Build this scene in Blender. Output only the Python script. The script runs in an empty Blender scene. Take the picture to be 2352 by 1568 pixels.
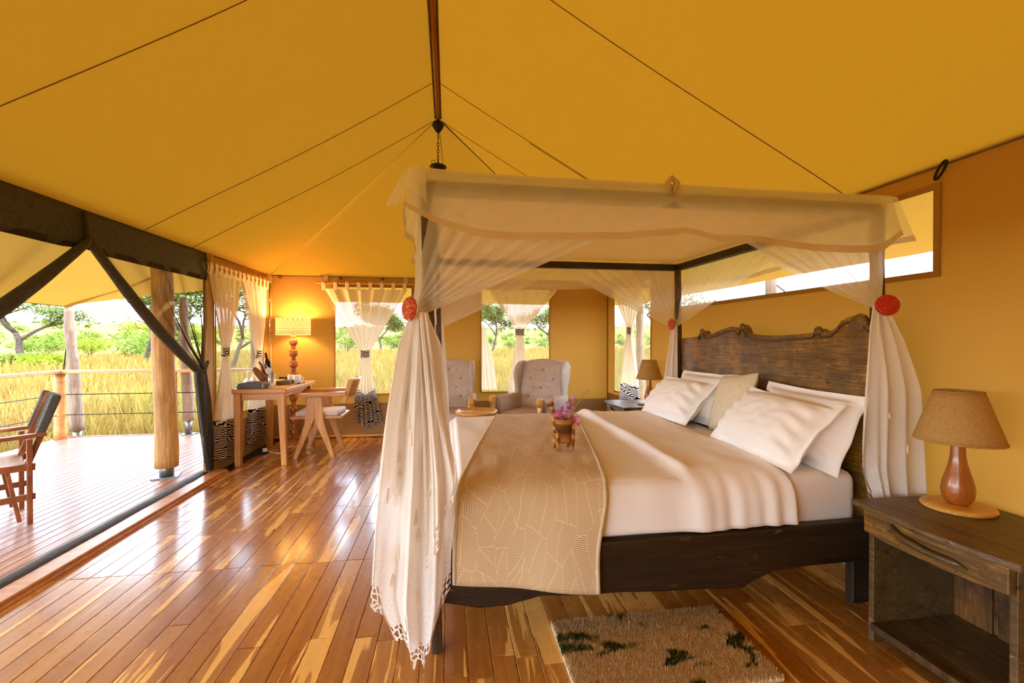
import bpy, bmesh, math, random
from mathutils import Vector, Matrix, noise
random.seed(7)
PI = math.pi
scene = bpy.context.scene
COL = scene.collection
# ---------------------------------------------------------------- camera
cam_d = bpy.data.cameras.new('camera'); cam_d.sensor_width = 36.0; cam_d.lens = 36.0*1000/2352
cam_d.clip_start = 0.05; cam_d.clip_end = 2000
cam = bpy.data.objects.new('camera', cam_d); COL.objects.link(cam)
cam.location = (0, 0, 1.35)
cam.rotation_euler = (math.radians(90-0.40), 0, math.radians(-8.306))
scene.camera = cam
# ---------------------------------------------------------------- world
W = bpy.data.worlds.new('sky'); scene.world = W; W.use_nodes = True
wn = W.node_tree; wn.nodes.clear()
_tc = wn.nodes.new('ShaderNodeTexCoord'); _sx = wn.nodes.new('ShaderNodeSeparateXYZ')
_rp = wn.nodes.new('ShaderNodeValToRGB'); _bg = wn.nodes.new('ShaderNodeBackground'); _wo = wn.nodes.new('ShaderNodeOutputWorld')
wn.links.new(_tc.outputs['Generated'], _sx.inputs[0]); wn.links.new(_sx.outputs['Z'], _rp.inputs[0])
wn.links.new(_rp.outputs[0], _bg.inputs[0]); wn.links.new(_bg.outputs[0], _wo.inputs[0])
_rp.color_ramp.elements[0].position = 0.0; _rp.color_ramp.elements[0].color = (0.84, 0.92, 1.0, 1)
_rp.color_ramp.elements[1].position = 0.95; _rp.color_ramp.elements[1].color = (0.20, 0.33, 0.56, 1)
_e = _rp.color_ramp.elements.new(0.35); _e.color = (0.46, 0.58, 0.74, 1)
_bg.inputs[1].default_value = 9.0
# ---------------------------------------------------------------- sun
_sd = bpy.data.lights.new('sun', 'SUN'); _sd.energy = 2.6; _sd.angle = math.radians(1.0); _sd.color = (1.0, 0.95, 0.86)
sun = bpy.data.objects.new('sun', _sd); COL.objects.link(sun)
sun.rotation_euler = Vector((0.70, -0.30, 1.0)).to_track_quat('Z', 'Y').to_euler()
sun.location = (8, -6, 20)
# ---------------------------------------------------------------- exposure
scene.view_settings.view_transform = 'Standard'
try: scene.view_settings.look = 'None'
except Exception: pass
scene.view_settings.exposure = 0.88
scene.view_settings.gamma = 1.0
scene.view_settings.use_curve_mapping = False
scene.cycles.use_denoising = True
scene.cycles.max_bounces = 7; scene.cycles.diffuse_bounces = 5; scene.cycles.glossy_bounces = 3; scene.cycles.transmission_bounces = 4; scene.cycles.transparent_max_bounces = 14
scene.cycles.caustics_reflective = False; scene.cycles.caustics_refractive = False
scene.cycles.use_adaptive_sampling = True; scene.cycles.adaptive_threshold = 0.08; scene.cycles.adaptive_min_samples = 16
scene.cycles.sample_clamp_indirect = 8.0

# ================================================================ helpers
def S(r, g, b):
    def f(c):
        c /= 255.0
        return c/12.92 if c <= 0.04045 else ((c+0.055)/1.055)**2.4
    return (f(r), f(g), f(b), 1.0)
def lerp(a, b, t): return a+(b-a)*t
def pw(table, x):
    """piecewise-linear lookup, table [(x, y)...] ascending"""
    if x <= table[0][0]: return table[0][1]
    for (a, b), (c, d) in zip(table, table[1:]):
        if x <= c: return lerp(b, d, (x-a)/(c-a) if c > a else 1)
    return table[-1][1]
def smooth(t): t = max(0.0, min(1.0, t)); return t*t*(3-2*t)
def nz(x, y, z=0.0): return noise.noise(Vector((x, y, z)))

class MB:
    """collects shapes; build() links them as ONE mesh object"""
    def __init__(s): s.v = []; s.f = []; s.uv = []; s.has_uv = False
    def _add(s, vs, fs, uvs=None):
        o = len(s.v); s.v += [tuple(p) for p in vs]
        for i, f in enumerate(fs):
            s.f.append(tuple(o+k for k in f))
            s.uv.append([uvs[k] for k in f] if uvs else None)
        if uvs: s.has_uv = True
        return s
    def box(s, c, d, rot=None):
        hx, hy, hz = d[0]/2, d[1]/2, d[2]/2
        vs = [Vector((x*hx, y*hy, z*hz)) for x in (-1, 1) for y in (-1, 1) for z in (-1, 1)]
        if rot is not None:
            R = rot if isinstance(rot, Matrix) else Matrix.Rotation(rot, 3, 'Z')
            vs = [R @ p for p in vs]
        vs = [p+Vector(c) for p in vs]
        return s._add(vs, [(0, 1, 3, 2), (4, 6, 7, 5), (0, 4, 5, 1), (2, 3, 7, 6), (0, 2, 6, 4), (1, 5, 7, 3)])
    def bar(s, a, b, w, h, up=(0, 0, 1)):
        a, b = Vector(a), Vector(b); d = (b-a); L = d.length; d.normalize()
        x = d.cross(Vector(up)); 
        if x.length < 1e-4: x = d.cross(Vector((0, 1, 0)))
        x.normalize(); z = x.cross(d)
        vs = []
        for p in (a, b):
            for i, j in ((-1, -1), (1, -1), (1, 1), (-1, 1)): vs.append(p+x*(i*w/2)+z*(j*h/2))
        return s._add(vs, [(3, 2, 1, 0), (4, 5, 6, 7), (0, 1, 5, 4), (1, 2, 6, 5), (2, 3, 7, 6), (3, 0, 4, 7)])
    def tube(s, pts, rad, n=8, caps=True, closed=False):
        pts = [Vector(p) for p in pts]; m = len(pts)
        if not hasattr(rad, '__len__'): rad = [rad]*m
        vs = []; prev = None
        for i, p in enumerate(pts):
            if closed: t = pts[(i+1) % m]-pts[i-1]
            else: t = pts[min(i+1, m-1)]-pts[max(i-1, 0)]
            t.normalize()
            if prev is None:
                x = t.cross(Vector((0, 0, 1)))
                if x.length < 0.05: x = t.cross(Vector((1, 0, 0)))
            else:
                x = prev-t*prev.dot(t)
                if x.length < 1e-5: x = t.orthogonal()
            x.normalize(); y = t.cross(x); prev = x
            for k in range(n):
                a = 2*PI*k/n; vs.append(p+(x*math.cos(a)+y*math.sin(a))*rad[i])
        fs = []
        R = m if closed else m-1
        for i in range(R):
            j = (i+1) % m
            for k in range(n):
                l = (k+1) % n; fs.append((i*n+k, i*n+l, j*n+l, j*n+k))
        if caps and not closed:
            fs.append(tuple(range(n-1, -1, -1))); fs.append(tuple((m-1)*n+k for k in range(n)))
        return s._add(vs, fs)
    def lathe(s, prof, n=24, c=(0, 0, 0), sx=1.0, sy=1.0, caps=True):
        vs = []; m = len(prof)
        for r, z in prof:
            for k in range(n):
                a = 2*PI*k/n; vs.append((c[0]+r*sx*math.cos(a), c[1]+r*sy*math.sin(a), c[2]+z))
        fs = [(i*n+k, i*n+(k+1) % n, (i+1)*n+(k+1) % n, (i+1)*n+k) for i in range(m-1) for k in range(n)]
        if caps:
            if prof[0][0] > 1e-5: fs.append(tuple(range(n-1, -1, -1)))
            if prof[-1][0] > 1e-5: fs.append(tuple((m-1)*n+k for k in range(n)))
        return s._add(vs, fs)
    def grid(s, fn, nu, nv, uvf=None, close_u=False):
        vs = []; uvs = [] if uvf else None
        NU = nu if close_u else nu+1
        for j in range(nv+1):
            for i in range(NU):
                u, v = i/nu, j/nv
                vs.append(fn(u, v))
                if uvf: uvs.append(uvf(u, v))
        fs = []
        for j in range(nv):
            for i in range(nu):
                i2 = (i+1) % NU
                fs.append((j*NU+i, j*NU+i2, (j+1)*NU+i2, (j+1)*NU+i))
        return s._add(vs, fs, uvs)
    def prism(s, out, axis, a, b):
        """2-D outline (counter-clockwise) extruded along axis from a to b; axis 'X': (y,z) 'Y': (x,z) 'Z': (x,y)"""
        def P(p, t):
            return {'X': (t, p[0], p[1]), 'Y': (p[0], t, p[1]), 'Z': (p[0], p[1], t)}[axis]
        n = len(out); vs = [P(p, a) for p in out]+[P(p, b) for p in out]
        fs = [tuple(range(n)), tuple(range(2*n-1, n-1, -1))]+[(i, n+i, n+(i+1) % n, (i+1) % n) for i in range(n)]
        return s._add(vs, fs)
    def xf(s, M, start=0):
        for i in range(start, len(s.v)): s.v[i] = tuple(M @ Vector(s.v[i]))
        return s
    def build(s, name, mat, parent=None, sm=False, bevel=0.0, world=False, kind=None, label=None, cat=None, group=None, solid=0.0, sub=0, fix=True):
        me = bpy.data.meshes.new(name)
        vs = s.v
        if world and parent is not None:
            L = wloc(parent); vs = [(x-L[0], y-L[1], z-L[2]) for x, y, z in vs]
        me.from_pydata(vs, [], s.f)
        if s.has_uv:
            uvl = me.uv_layers.new(name='UVMap'); k = 0
            for pi, f in enumerate(s.f):
                for q in range(len(f)):
                    if s.uv[pi]: uvl.data[k].uv = s.uv[pi][q]
                    k += 1
        if fix:
            bm = bmesh.new(); bm.from_mesh(me); bmesh.ops.recalc_face_normals(bm, faces=bm.faces); bm.to_mesh(me); bm.free()
        if sm:
            for p in me.polygons: p.use_smooth = True
        me.materials.append(mat)
        o = bpy.data.objects.new(name, me); COL.objects.link(o)
        if parent is not None: o.parent = parent
        if solid:
            m = o.modifiers.new('solid', 'SOLIDIFY'); m.thickness = solid; m.offset = 0
        if sub:
            m = o.modifiers.new('sub', 'SUBSURF'); m.levels = sub; m.render_levels = sub
        if bevel:
            m = o.modifiers.new('bevel', 'BEVEL'); m.width = bevel; m.segments = 2; m.limit_method = 'ANGLE'; m.angle_limit = 0.7
        if kind: o['kind'] = kind
        if label: o['label'] = label
        if cat: o['category'] = cat
        if group: o['group'] = group
        return o
def wloc(o):
    L = Vector((0, 0, 0))
    while o is not None: L += Vector(o.location); o = o.parent
    return L
def thing(name, label, cat, loc=(0, 0, 0), rz=0.0, group=None, kind=None):
    o = bpy.data.objects.new(name, None); COL.objects.link(o); o.empty_display_size = 0.1
    o.location = loc; o.rotation_euler = (0, 0, rz)
    if label: o['label'] = label
    if cat: o['category'] = cat
    if group: o['group'] = group
    if kind: o['kind'] = kind
    return o
def copy_tree(o, parent=None):
    c = o.copy(); COL.objects.link(c); c.parent = parent
    for ch in [x for x in bpy.data.objects if x.parent is o]: copy_tree(ch, c)
    return c
def rot3(rx=0, ry=0, rz=0):
    return Matrix.Rotation(rz, 3, 'Z') @ Matrix.Rotation(ry, 3, 'Y') @ Matrix.Rotation(rx, 3, 'X')

# ================================================================ materials
class Mt:
    def __init__(s, name):
        s.m = bpy.data.materials.new(name); s.m.use_nodes = True; s.t = s.m.node_tree; s.t.nodes.clear()
        s.out = s.n('ShaderNodeOutputMaterial')
    def n(s, typ, ins=None, **props):
        nd = s.t.nodes.new(typ)
        for k, v in props.items(): setattr(nd, k, v)
        if ins:
            for k, v in ins.items(): s.set(nd, k, v)
        return nd
    def set(s, nd, k, v):
        sock = nd.inputs[k]
        if hasattr(v, 'is_output') or isinstance(v, bpy.types.NodeSocket): s.t.links.new(v, sock)
        elif isinstance(v, bpy.types.Node): s.t.links.new(v.outputs[0], sock)
        else: sock.default_value = v
    def math(s, op, a, b=None, clamp=False):
        nd = s.n('ShaderNodeMath', operation=op, use_clamp=clamp); s.set(nd, 0, a)
        if b is not None: s.set(nd, 1, b)
        return nd.outputs[0]
    def vmath(s, op, a, b=None):
        nd = s.n('ShaderNodeVectorMath', operation=op); s.set(nd, 0, a)
        if b is not None: s.set(nd, 1, b)
        return nd.outputs[0]
    def mix(s, f, a, b, blend='MIX'):
        nd = s.n('ShaderNodeMix', data_type='RGBA', blend_type=blend)
        s.set(nd, 0, f); s.set(nd, 6, a); s.set(nd, 7, b); return nd.outputs[2]
    def ramp(s, f, stops, interp='LINEAR'):
        nd = s.n('ShaderNodeValToRGB', {0: f}); cr = nd.color_ramp; cr.interpolation = interp
        while len(cr.elements) > 1: cr.elements.remove(cr.elements[-1])
        cr.elements[0].position = stops[0][0]; cr.elements[0].color = stops[0][1]
        for p, c in stops[1:]:
            e = cr.elements.new(p); e.color = c
        return nd.outputs[0]
    def co(s, scale=(1, 1, 1), kind='Object', rnd=False):
        tc = s.n('ShaderNodeTexCoord').outputs[kind]
        if rnd:
            oi = s.n('ShaderNodeObjectInfo')
            r = s.n('ShaderNodeVectorMath', operation='SCALE'); r.inputs[0].default_value = (37.0, 53.0, 71.0)
            s.t.links.new(oi.outputs['Random'], r.inputs['Scale'])
            tc = s.vmath('ADD', tc, r.outputs[0])
        return s.vmath('MULTIPLY', tc, scale)
    def noise(s, vec, scale=5.0, detail=4.0, rough=0.5, dist=0.0):
        return s.n('ShaderNodeTexNoise', {'Vector': vec, 'Scale': scale, 'Detail': detail, 'Roughness': rough, 'Distortion': dist}).outputs[0]
    def bump(s, h, strength=0.2, dist=0.01):
        return s.n('ShaderNodeBump', {'Height': h, 'Strength': strength, 'Distance': dist}).outputs[0]
    def pbr(s, color, rough=0.5, normal=None, metal=0.0, spec=0.5, **kw):
        b = s.n('ShaderNodeBsdfPrincipled', {'Base Color': color, 'Roughness': rough, 'Metallic': metal, 'Specular IOR Level': spec})
        if normal is not None: s.set(b, 'Normal', normal)
        for k, v in kw.items(): s.set(b, k.replace('_', ' '), v)
        return b.outputs[0]
    def end(s, sh):
        s.t.links.new(sh, s.out.inputs[0]); return s.m
BLK = (0, 0, 0, 1); WHT = (1, 1, 1, 1)

def plain(name, c1, c2=None, scale=8, rough=0.5, bump=0.0, stretch=(1, 1, 1), metal=0.0, spec=0.5, rnd=False, bscale=None, detail=5, **kw):
    m = Mt(name); co = m.co(stretch, rnd=rnd)
    nzv = m.noise(co, scale, detail)
    col = m.ramp(nzv, [(0.3, c1), (0.7, c2 or c1)])
    nrm = None
    if bump:
        nrm = m.bump(m.noise(co, bscale or scale*4, 4), bump, 0.01)
    return m.end(m.pbr(col, rough, nrm, metal, spec, **kw))

def wood(name, dark, light, axis=0, scale=3.0, rough=0.4, bump=0.15, dirt=None, rnd=True, coat=0.0, specks=None):
    m = Mt(name); st = [9.0, 9.0, 9.0]; st[axis] = 0.8
    raw = m.co((1, 1, 1), rnd=rnd)
    co = m.vmath('MULTIPLY', raw, tuple(st))
    g = m.noise(co, scale, 6, 0.6, 0.6)
    st2 = [110.0, 110.0, 110.0]; st2[axis] = 4.0
    fine = m.noise(m.vmath('MULTIPLY', raw, tuple(st2)), 1.0, 4, 0.65, 0.4)
    col = m.ramp(g, [(0.28, dark), (0.72, light)])
    if dirt is not None:
        d = m.noise(raw, 7.0, 6, 0.68)
        col = m.mix(m.ramp(d, [(0.46, BLK), (0.66, WHT)]), col, dirt)
    col = m.mix(m.math('MULTIPLY', m.ramp(fine, [(0.42, WHT), (0.60, BLK)]), 0.6 if dirt is not None else 0.35), col, tuple(x*0.55 for x in dark[:3])+(1,))
    if specks is not None:
        st3 = [34.0, 34.0, 34.0]; st3[axis] = 11.0
        sp = m.noise(m.vmath('MULTIPLY', raw, tuple(st3)), 1.0, 5, 0.7)
        col = m.mix(m.ramp(sp, [(0.64, BLK), (0.70, WHT)]), col, specks)
        pit = m.noise(raw, 38.0, 2, 0.5)
        col = m.mix(m.ramp(pit, [(0.27, WHT), (0.33, BLK)]), col, tuple(x*0.3 for x in dark[:3])+(1,))
    nrm = m.bump(m.math('ADD', g, m.math('MULTIPLY', fine, 0.8)), bump, 0.006)
    return m.end(m.pbr(col, rough, nrm, Coat_Weight=coat, Coat_Roughness=0.12))

def canvas(name, dif, tra, fac, weave=900, bump=0.06, wr=0.0):
    """thin tent cloth: reflects diffusely and lets scattered daylight through"""
    m = Mt(name); co = m.co()
    big = m.noise(co, 0.7, 3)
    d = m.mix(m.math('MULTIPLY', m.ramp(big, [(0.35, BLK), (0.7, WHT)]), 0.25), dif, tuple(x*0.72 for x in dif[:3])+(1,))
    h = m.noise(m.vmath('MULTIPLY', co, (1, 1, 1)), 260, 2)
    if wr:
        w = m.noise(m.vmath('MULTIPLY', co, (1.0, 2.6, 1.0)), 1.6, 4, 0.55, 0.8)
        h = m.math('ADD', m.math('MULTIPLY', h, 0.05), m.math('MULTIPLY', w, wr))
        nrm = m.bump(h, 0.35, 0.06)
    else: nrm = m.bump(h, bump, 0.002)
    a = m.n('ShaderNodeBsdfDiffuse', {'Color': d, 'Normal': nrm}); b = m.n('ShaderNodeBsdfTranslucent', {'Color': tra, 'Normal': nrm})
    mx = m.n('ShaderNodeMixShader', {0: fac, 1: a.outputs[0], 2: b.outputs[0]})
    return m.end(mx.outputs[0])

def net(name, col, opacity, tfac=0.4, lace=False, weave=0.0):
    """sheer netting: part of the light passes straight through, the threads scatter the rest"""
    m = Mt(name)
    a = m.n('ShaderNodeBsdfDiffuse', {'Color': col}); b = m.n('ShaderNodeBsdfTranslucent', {'Color': col})
    th = m.n('ShaderNodeMixShader', {0: tfac, 1: a.outputs[0], 2: b.outputs[0]})
    op = opacity
    lw = m.n('ShaderNodeLayerWeight', {'Blend': 0.35})
    op = m.math('ADD', opacity, m.math('MULTIPLY', lw.outputs['Facing'], (1-opacity)*0.7), True)
    if lace:
        uv = m.n('ShaderNodeTexCoord').outputs['UV']
        sp = m.n('ShaderNodeSeparateXYZ', {0: uv}); u, v = sp.outputs[0], sp.outputs[1]
        vor = m.n('ShaderNodeTexVoronoi', {'Vector': uv, 'Scale': 42.0}, feature='DISTANCE_TO_EDGE', voronoi_dimensions='2D').outputs['Distance']
        hole = m.math('GREATER_THAN', vor, 0.16)
        inband = m.math('LESS_THAN', v, m.math('ADD', 0.085, m.math('MULTIPLY', m.math('SINE', m.math('MULTIPLY', u, 48.0)), 0.02)))
        emb = m.math('LESS_THAN', v, m.math('ADD', 0.20, m.math('MULTIPLY', m.noise(uv, 9.0, 2), 0.16)))
        vor2 = m.n('ShaderNodeTexVoronoi', {'Vector': uv, 'Scale': 26.0}, feature='DISTANCE_TO_EDGE', voronoi_dimensions='2D').outputs['Distance']
        thread = m.math('LESS_THAN', m.math('ABSOLUTE', m.math('SUBTRACT', vor2, 0.2)), 0.07)
        op = m.math('MAXIMUM', op, m.math('MULTIPLY', m.math('MULTIPLY', emb, thread), 0.96))
        op = m.math('MAXIMUM', op, m.math('MULTIPLY', inband, 0.97))
        op = m.math('MULTIPLY', op, m.math('SUBTRACT', 1.0, m.math('MULTIPLY', inband, hole)))
        sc = m.math('MULTIPLY', m.math('ABSOLUTE', m.math('SINE', m.math('MULTIPLY', u, 34.0))), 0.026)
        op = m.math('MULTIPLY', op, m.math('GREATER_THAN', v, m.math('SUBTRACT', 0.028, sc)))
    tr = m.n('ShaderNodeBsdfTransparent')
    mx = m.n('ShaderNodeMixShader', {0: op, 1: tr.outputs[0], 2: th.outputs[0]})
    return m.end(mx.outputs[0])

def zebra(name, scale=16.0):
    m = Mt(name); co = m.co((1, 1, 1))
    ds = m.n('ShaderNodeTexNoise', {'Vector': co, 'Scale': 9.0, 'Detail': 1.0}).outputs['Color']
    v = m.vmath('ADD', co, m.vmath('MULTIPLY', m.vmath('SUBTRACT', ds, (0.5, 0.5, 0.5)), (0.13, 0.13, 0.13)))
    w = m.n('ShaderNodeTexWave', {'Vector': v, 'Scale': scale, 'Distortion': 2.2, 'Detail': 1.0, 'Detail Scale': 0.8}, wave_type='BANDS', bands_direction='Z').outputs[1]
    col = m.ramp(w, [(0.47, S(22, 16, 16)), (0.53, S(235, 226, 216))])
    a = m.n('ShaderNodeBsdfDiffuse', {'Color': col}); b = m.n('ShaderNodeBsdfTranslucent', {'Color': col})
    return m.end(m.n('ShaderNodeMixShader', {0: 0.25, 1: a.outputs[0], 2: b.outputs[0]}).outputs[0])

M = {}
# tent cloth
M['roof'] = canvas('roof_canvas', S(160, 104, 36), (0.85, 0.35, 0.014, 1), 0.066, wr=0.6)
M['wall'] = canvas('wall_canvas', S(178, 132, 70), (0.60, 0.28, 0.03, 1), 0.10)
M['skirt'] = canvas('skirt_canvas', S(170, 136, 92), S(170, 120, 60), 0.08)
M['awning'] = canvas('awning_canvas', S(214, 160, 74), (0.86, 0.46, 0.06, 1), 0.12, wr=0.2)
M['seam'] = plain('seam_thread', S(120, 80, 30), S(140, 96, 38), 30, 0.9)
M['tape'] = canvas('edge_tape', S(214, 184, 140), S(200, 150, 86), 0.1)
M['ridge_dark'] = plain('gap_shade_and_dark_seam', S(92, 60, 24), S(110, 74, 30), 10, 0.9)
# nets and curtains
M['net'] = net('mosquito_net', S(254, 249, 238), 0.50, 0.55)
M['net_thick'] = net('mosquito_net_drape', S(254, 248, 240), 0.84, 0.35, lace=True)
M['net_top'] = net('canopy_sheet', S(253, 247, 236), 0.9, 0.5)
M['net_hem'] = net('net_hem_band', S(226, 205, 170), 0.85, 0.3)
M['embroid'] = plain('embroidery_thread', S(240, 226, 200), S(248, 238, 218), 60, 0.8)
M['curtain'] = net('curtain_voile', S(244, 230, 204), 0.95, 0.22)
M['zebra'] = zebra('zebra_print', 14.0)
M['screen'] = net('black_insect_screen', S(74, 62, 40), 0.36, 0.3)
M['screen_dark'] = plain('screen_bundle', S(50, 46, 38), S(72, 66, 54), 40, 0.75, 0.3)
M['pane'] = net('window_gauze', S(140, 125, 95), 0.20, 0.4)
M['pane_fine'] = net('vent_gauze', S(150, 135, 100), 0.42, 0.4)
# woods
M['teak'] = wood('teak_furniture', S(180, 112, 42), S(228, 166, 82), 0, 2.0, 0.35, 0.1)
M['teak_v'] = wood('teak_legs', S(180, 112, 42), S(228, 166, 82), 2, 2.0, 0.35, 0.1)
M['mahog'] = wood('turned_red_wood', S(150, 78, 24), S(200, 118, 46), 2, 1.2, 0.25, 0.05, coat=0.3)
M['olive'] = wood('olive_wood', S(204, 136, 44), S(244, 194, 96), 0, 1.5, 0.3, 0.05, coat=0.2)
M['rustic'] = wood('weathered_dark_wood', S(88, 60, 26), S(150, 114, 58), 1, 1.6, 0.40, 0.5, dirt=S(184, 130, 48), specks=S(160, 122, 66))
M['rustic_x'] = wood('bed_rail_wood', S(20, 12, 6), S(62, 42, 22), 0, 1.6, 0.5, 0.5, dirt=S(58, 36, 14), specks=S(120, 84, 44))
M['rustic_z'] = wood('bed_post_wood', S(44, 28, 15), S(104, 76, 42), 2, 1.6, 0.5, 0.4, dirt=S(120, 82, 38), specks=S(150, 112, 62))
M['stand'] = wood('nightstand_wood', S(70, 50, 28), S(138, 108, 66), 1, 1.6, 0.42, 0.4, dirt=S(104, 80, 44), specks=S(160, 130, 84))
M['stand_in'] = wood('nightstand_inner_wood', S(60, 34, 12), S(170, 110, 44), 2, 1.2, 0.55, 0.4, dirt=S(52, 30, 12), specks=S(120, 84, 40))
M['log'] = wood('peeled_log', S(186, 132, 70), S(232, 184, 116), 2, 1.0, 0.6, 0.35, dirt=S(206, 152, 84))
M['bark'] = wood('grey_barked_log', S(120, 96, 78), S(196, 164, 138), 2, 1.3, 0.8, 0.7, dirt=S(150, 118, 96))
M['rail'] = wood('railing_timber', S(186, 122, 56), S(238, 186, 116), 0, 1.0, 0.5, 0.2)
M['dirchair'] = wood('director_chair_timber', S(122, 62, 28), S(176, 104, 54), 1, 1.2, 0.45, 0.15)
# metal and small things
M['metal'] = plain('galvanised_steel', S(120, 122, 124), S(150, 150, 152), 20, 0.4, 0.05, metal=0.9)
M['iron'] = plain('dark_iron', S(34, 26, 20), S(52, 40, 30), 20, 0.5, 0.1, metal=0.6)
M['chairfab'] = plain('charcoal_chair_mesh', S(62, 60, 56), S(92, 88, 82), 60, 0.9, 0.2)
M['seatgrey'] = plain('seat_cloth', S(206, 190, 180), S(220, 206, 196), 60, 0.9, 0.2)
M['linen'] = plain('white_linen', S(244, 238, 232), S(248, 244, 240), 3, 0.9, 0.08, bscale=90)
M['sheet'] = plain('fitted_sheet', S(236, 226, 220), S(242, 234, 230), 3, 0.9, 0.08, bscale=90)
M['arm'] = plain('mushroom_upholstery', S(186, 166, 152), S(200, 181, 167), 14, 0.95, 0.25, bscale=400)
M['button'] = plain('upholstery_button', S(146, 124, 108), S(158, 134, 118), 14, 0.9)
M['burlap'] = None
M['red'] = None
M['white'] = plain('white_ceramic', S(245, 242, 238), S(248, 246, 242), 3, 0.25, spec=0.6)
M['leather'] = plain('grey_leather', S(74, 74, 74), S(98, 96, 94), 30, 0.55, 0.3, bscale=200)
M['black'] = plain('black_plastic', S(24, 22, 20), S(34, 30, 28), 20, 0.4)
M['label'] = plain('paper_label', S(225, 222, 214), S(232, 230, 222), 10, 0.8)
M['tape_hem'] = plain('runner_binding', S(208, 190, 158), S(220, 202, 172), 30, 0.9)
def _glass():
    m = Mt('clear_glass')
    g = m.n('ShaderNodeBsdfGlass', {'Color': WHT, 'Roughness': 0.02, 'IOR': 1.45}); t = m.n('ShaderNodeBsdfTransparent')
    return m.end(m.n('ShaderNodeMixShader', {0: 0.55, 1: t.outputs[0], 2: g.outputs[0]}).outputs[0])
M['glass'] = _glass()
M['bottle'] = plain('dark_bottle_glass', S(10, 14, 10), S(18, 22, 14), 5, 0.08, spec=0.7)
M['foil'] = plain('red_foil', S(110, 20, 16), S(130, 30, 22), 20, 0.35)
M['drift'] = wood('driftwood', S(92, 48, 16), S(204, 132, 58), 2, 1.4, 0.5, 0.5)

def _burlap():
    m = Mt('burlap'); co = m.co()
    u = m.n('ShaderNodeTexWave', {'Vector': co, 'Scale': 130.0, 'Distortion': 3.0, 'Detail': 2.0}, bands_direction='Z').outputs[1]
    f = m.noise(co, 120, 4, 0.7)
    h = m.math('ADD', m.math('MULTIPLY', u, 0.5), f)
    col = m.ramp(h, [(0.4, S(176, 130, 62)), (1.05, S(240, 200, 128))])
    a = m.n('ShaderNodeBsdfDiffuse', {'Color': col, 'Normal': m.bump(h, 0.6, 0.003)}); b = m.n('ShaderNodeBsdfTranslucent', {'Color': S(214, 160, 80)})
    return m.end(m.n('ShaderNodeMixShader', {0: 0.3, 1: a.outputs[0], 2: b.outputs[0]}).outputs[0])
M['burlap'] = _burlap()
def _red(name, lim):
    m = Mt(name); co = m.co()
    v = m.n('ShaderNodeTexVoronoi', {'Vector': co, 'Scale': 330.0}); d, c = v.outputs['Distance'], v.outputs['Color']
    r = m.n('ShaderNodeSeparateColor', {0: c}).outputs[0]
    big = m.noise(co, 22, 2)
    pick = m.math('GREATER_THAN', m.math('ADD', r, m.math('MULTIPLY', big, 0.5)), lim)
    col = m.mix(pick, S(206, 34, 20), S(236, 170, 84))
    return m.end(m.pbr(col, 0.4, m.bump(m.math('SUBTRACT', 1.0, d), 0.8, 0.004)))
M['red'] = _red('red_gold_beadwork', 0.98); M['red2'] = _red('red_beadwork', 1.22)
def _plank(name, dark, mid, sap, rough, coat, sapbias=0.0):
    m = Mt(name); oi = m.n('ShaderNodeObjectInfo').outputs['Random']
    co = m.co((1, 1, 1), rnd=True)
    g = m.noise(m.vmath('MULTIPLY', co, (26, 1.6, 5)), 1.6, 6, 0.6, 0.5)
    col = m.ramp(g, [(0.25, dark), (0.75, mid)])
    col = m.mix(m.math('MULTIPLY', m.ramp(oi, [(0.0, BLK), (1.0, WHT)]), 0.55), col, m.ramp(g, [(0.2, mid), (0.8, sap)]))
    s = m.noise(m.vmath('MULTIPLY', co, (8, 0.7, 1)), 1.5, 3, 0.5, 0.9)
    sm = m.ramp(m.math('ADD', s, m.math('MULTIPLY', m.math('SUBTRACT', oi, 0.5), 0.12+sapbias)), [(0.575, BLK), (0.595, WHT)])
    col = m.mix(sm, col, m.ramp(g, [(0.2, sap), (0.8, tuple(min(1, x*1.25) for x in sap[:3])+(1,))]))
    rr = m.ramp(m.noise(co, 14, 3), [(0.3, (rough*0.93,)*3+(1,)), (0.7, (rough*1.07,)*3+(1,))])
    return m.end(m.pbr(col, rr, m.bump(g, 0.08, 0.003), Coat_Weight=coat, Coat_Roughness=0.14))
M['plank'] = _plank('teak_floor', S(134, 74, 20), S(180, 112, 40), S(226, 172, 88), 0.28, 0.8)
M['deck'] = _plank('deck_timber', S(140, 90, 64), S(172, 120, 90), S(184, 134, 104), 0.46, 0.12, -0.3)
M['gap'] = plain('floor_gap', S(40, 20, 8), S(52, 28, 12), 10, 0.7)
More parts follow.
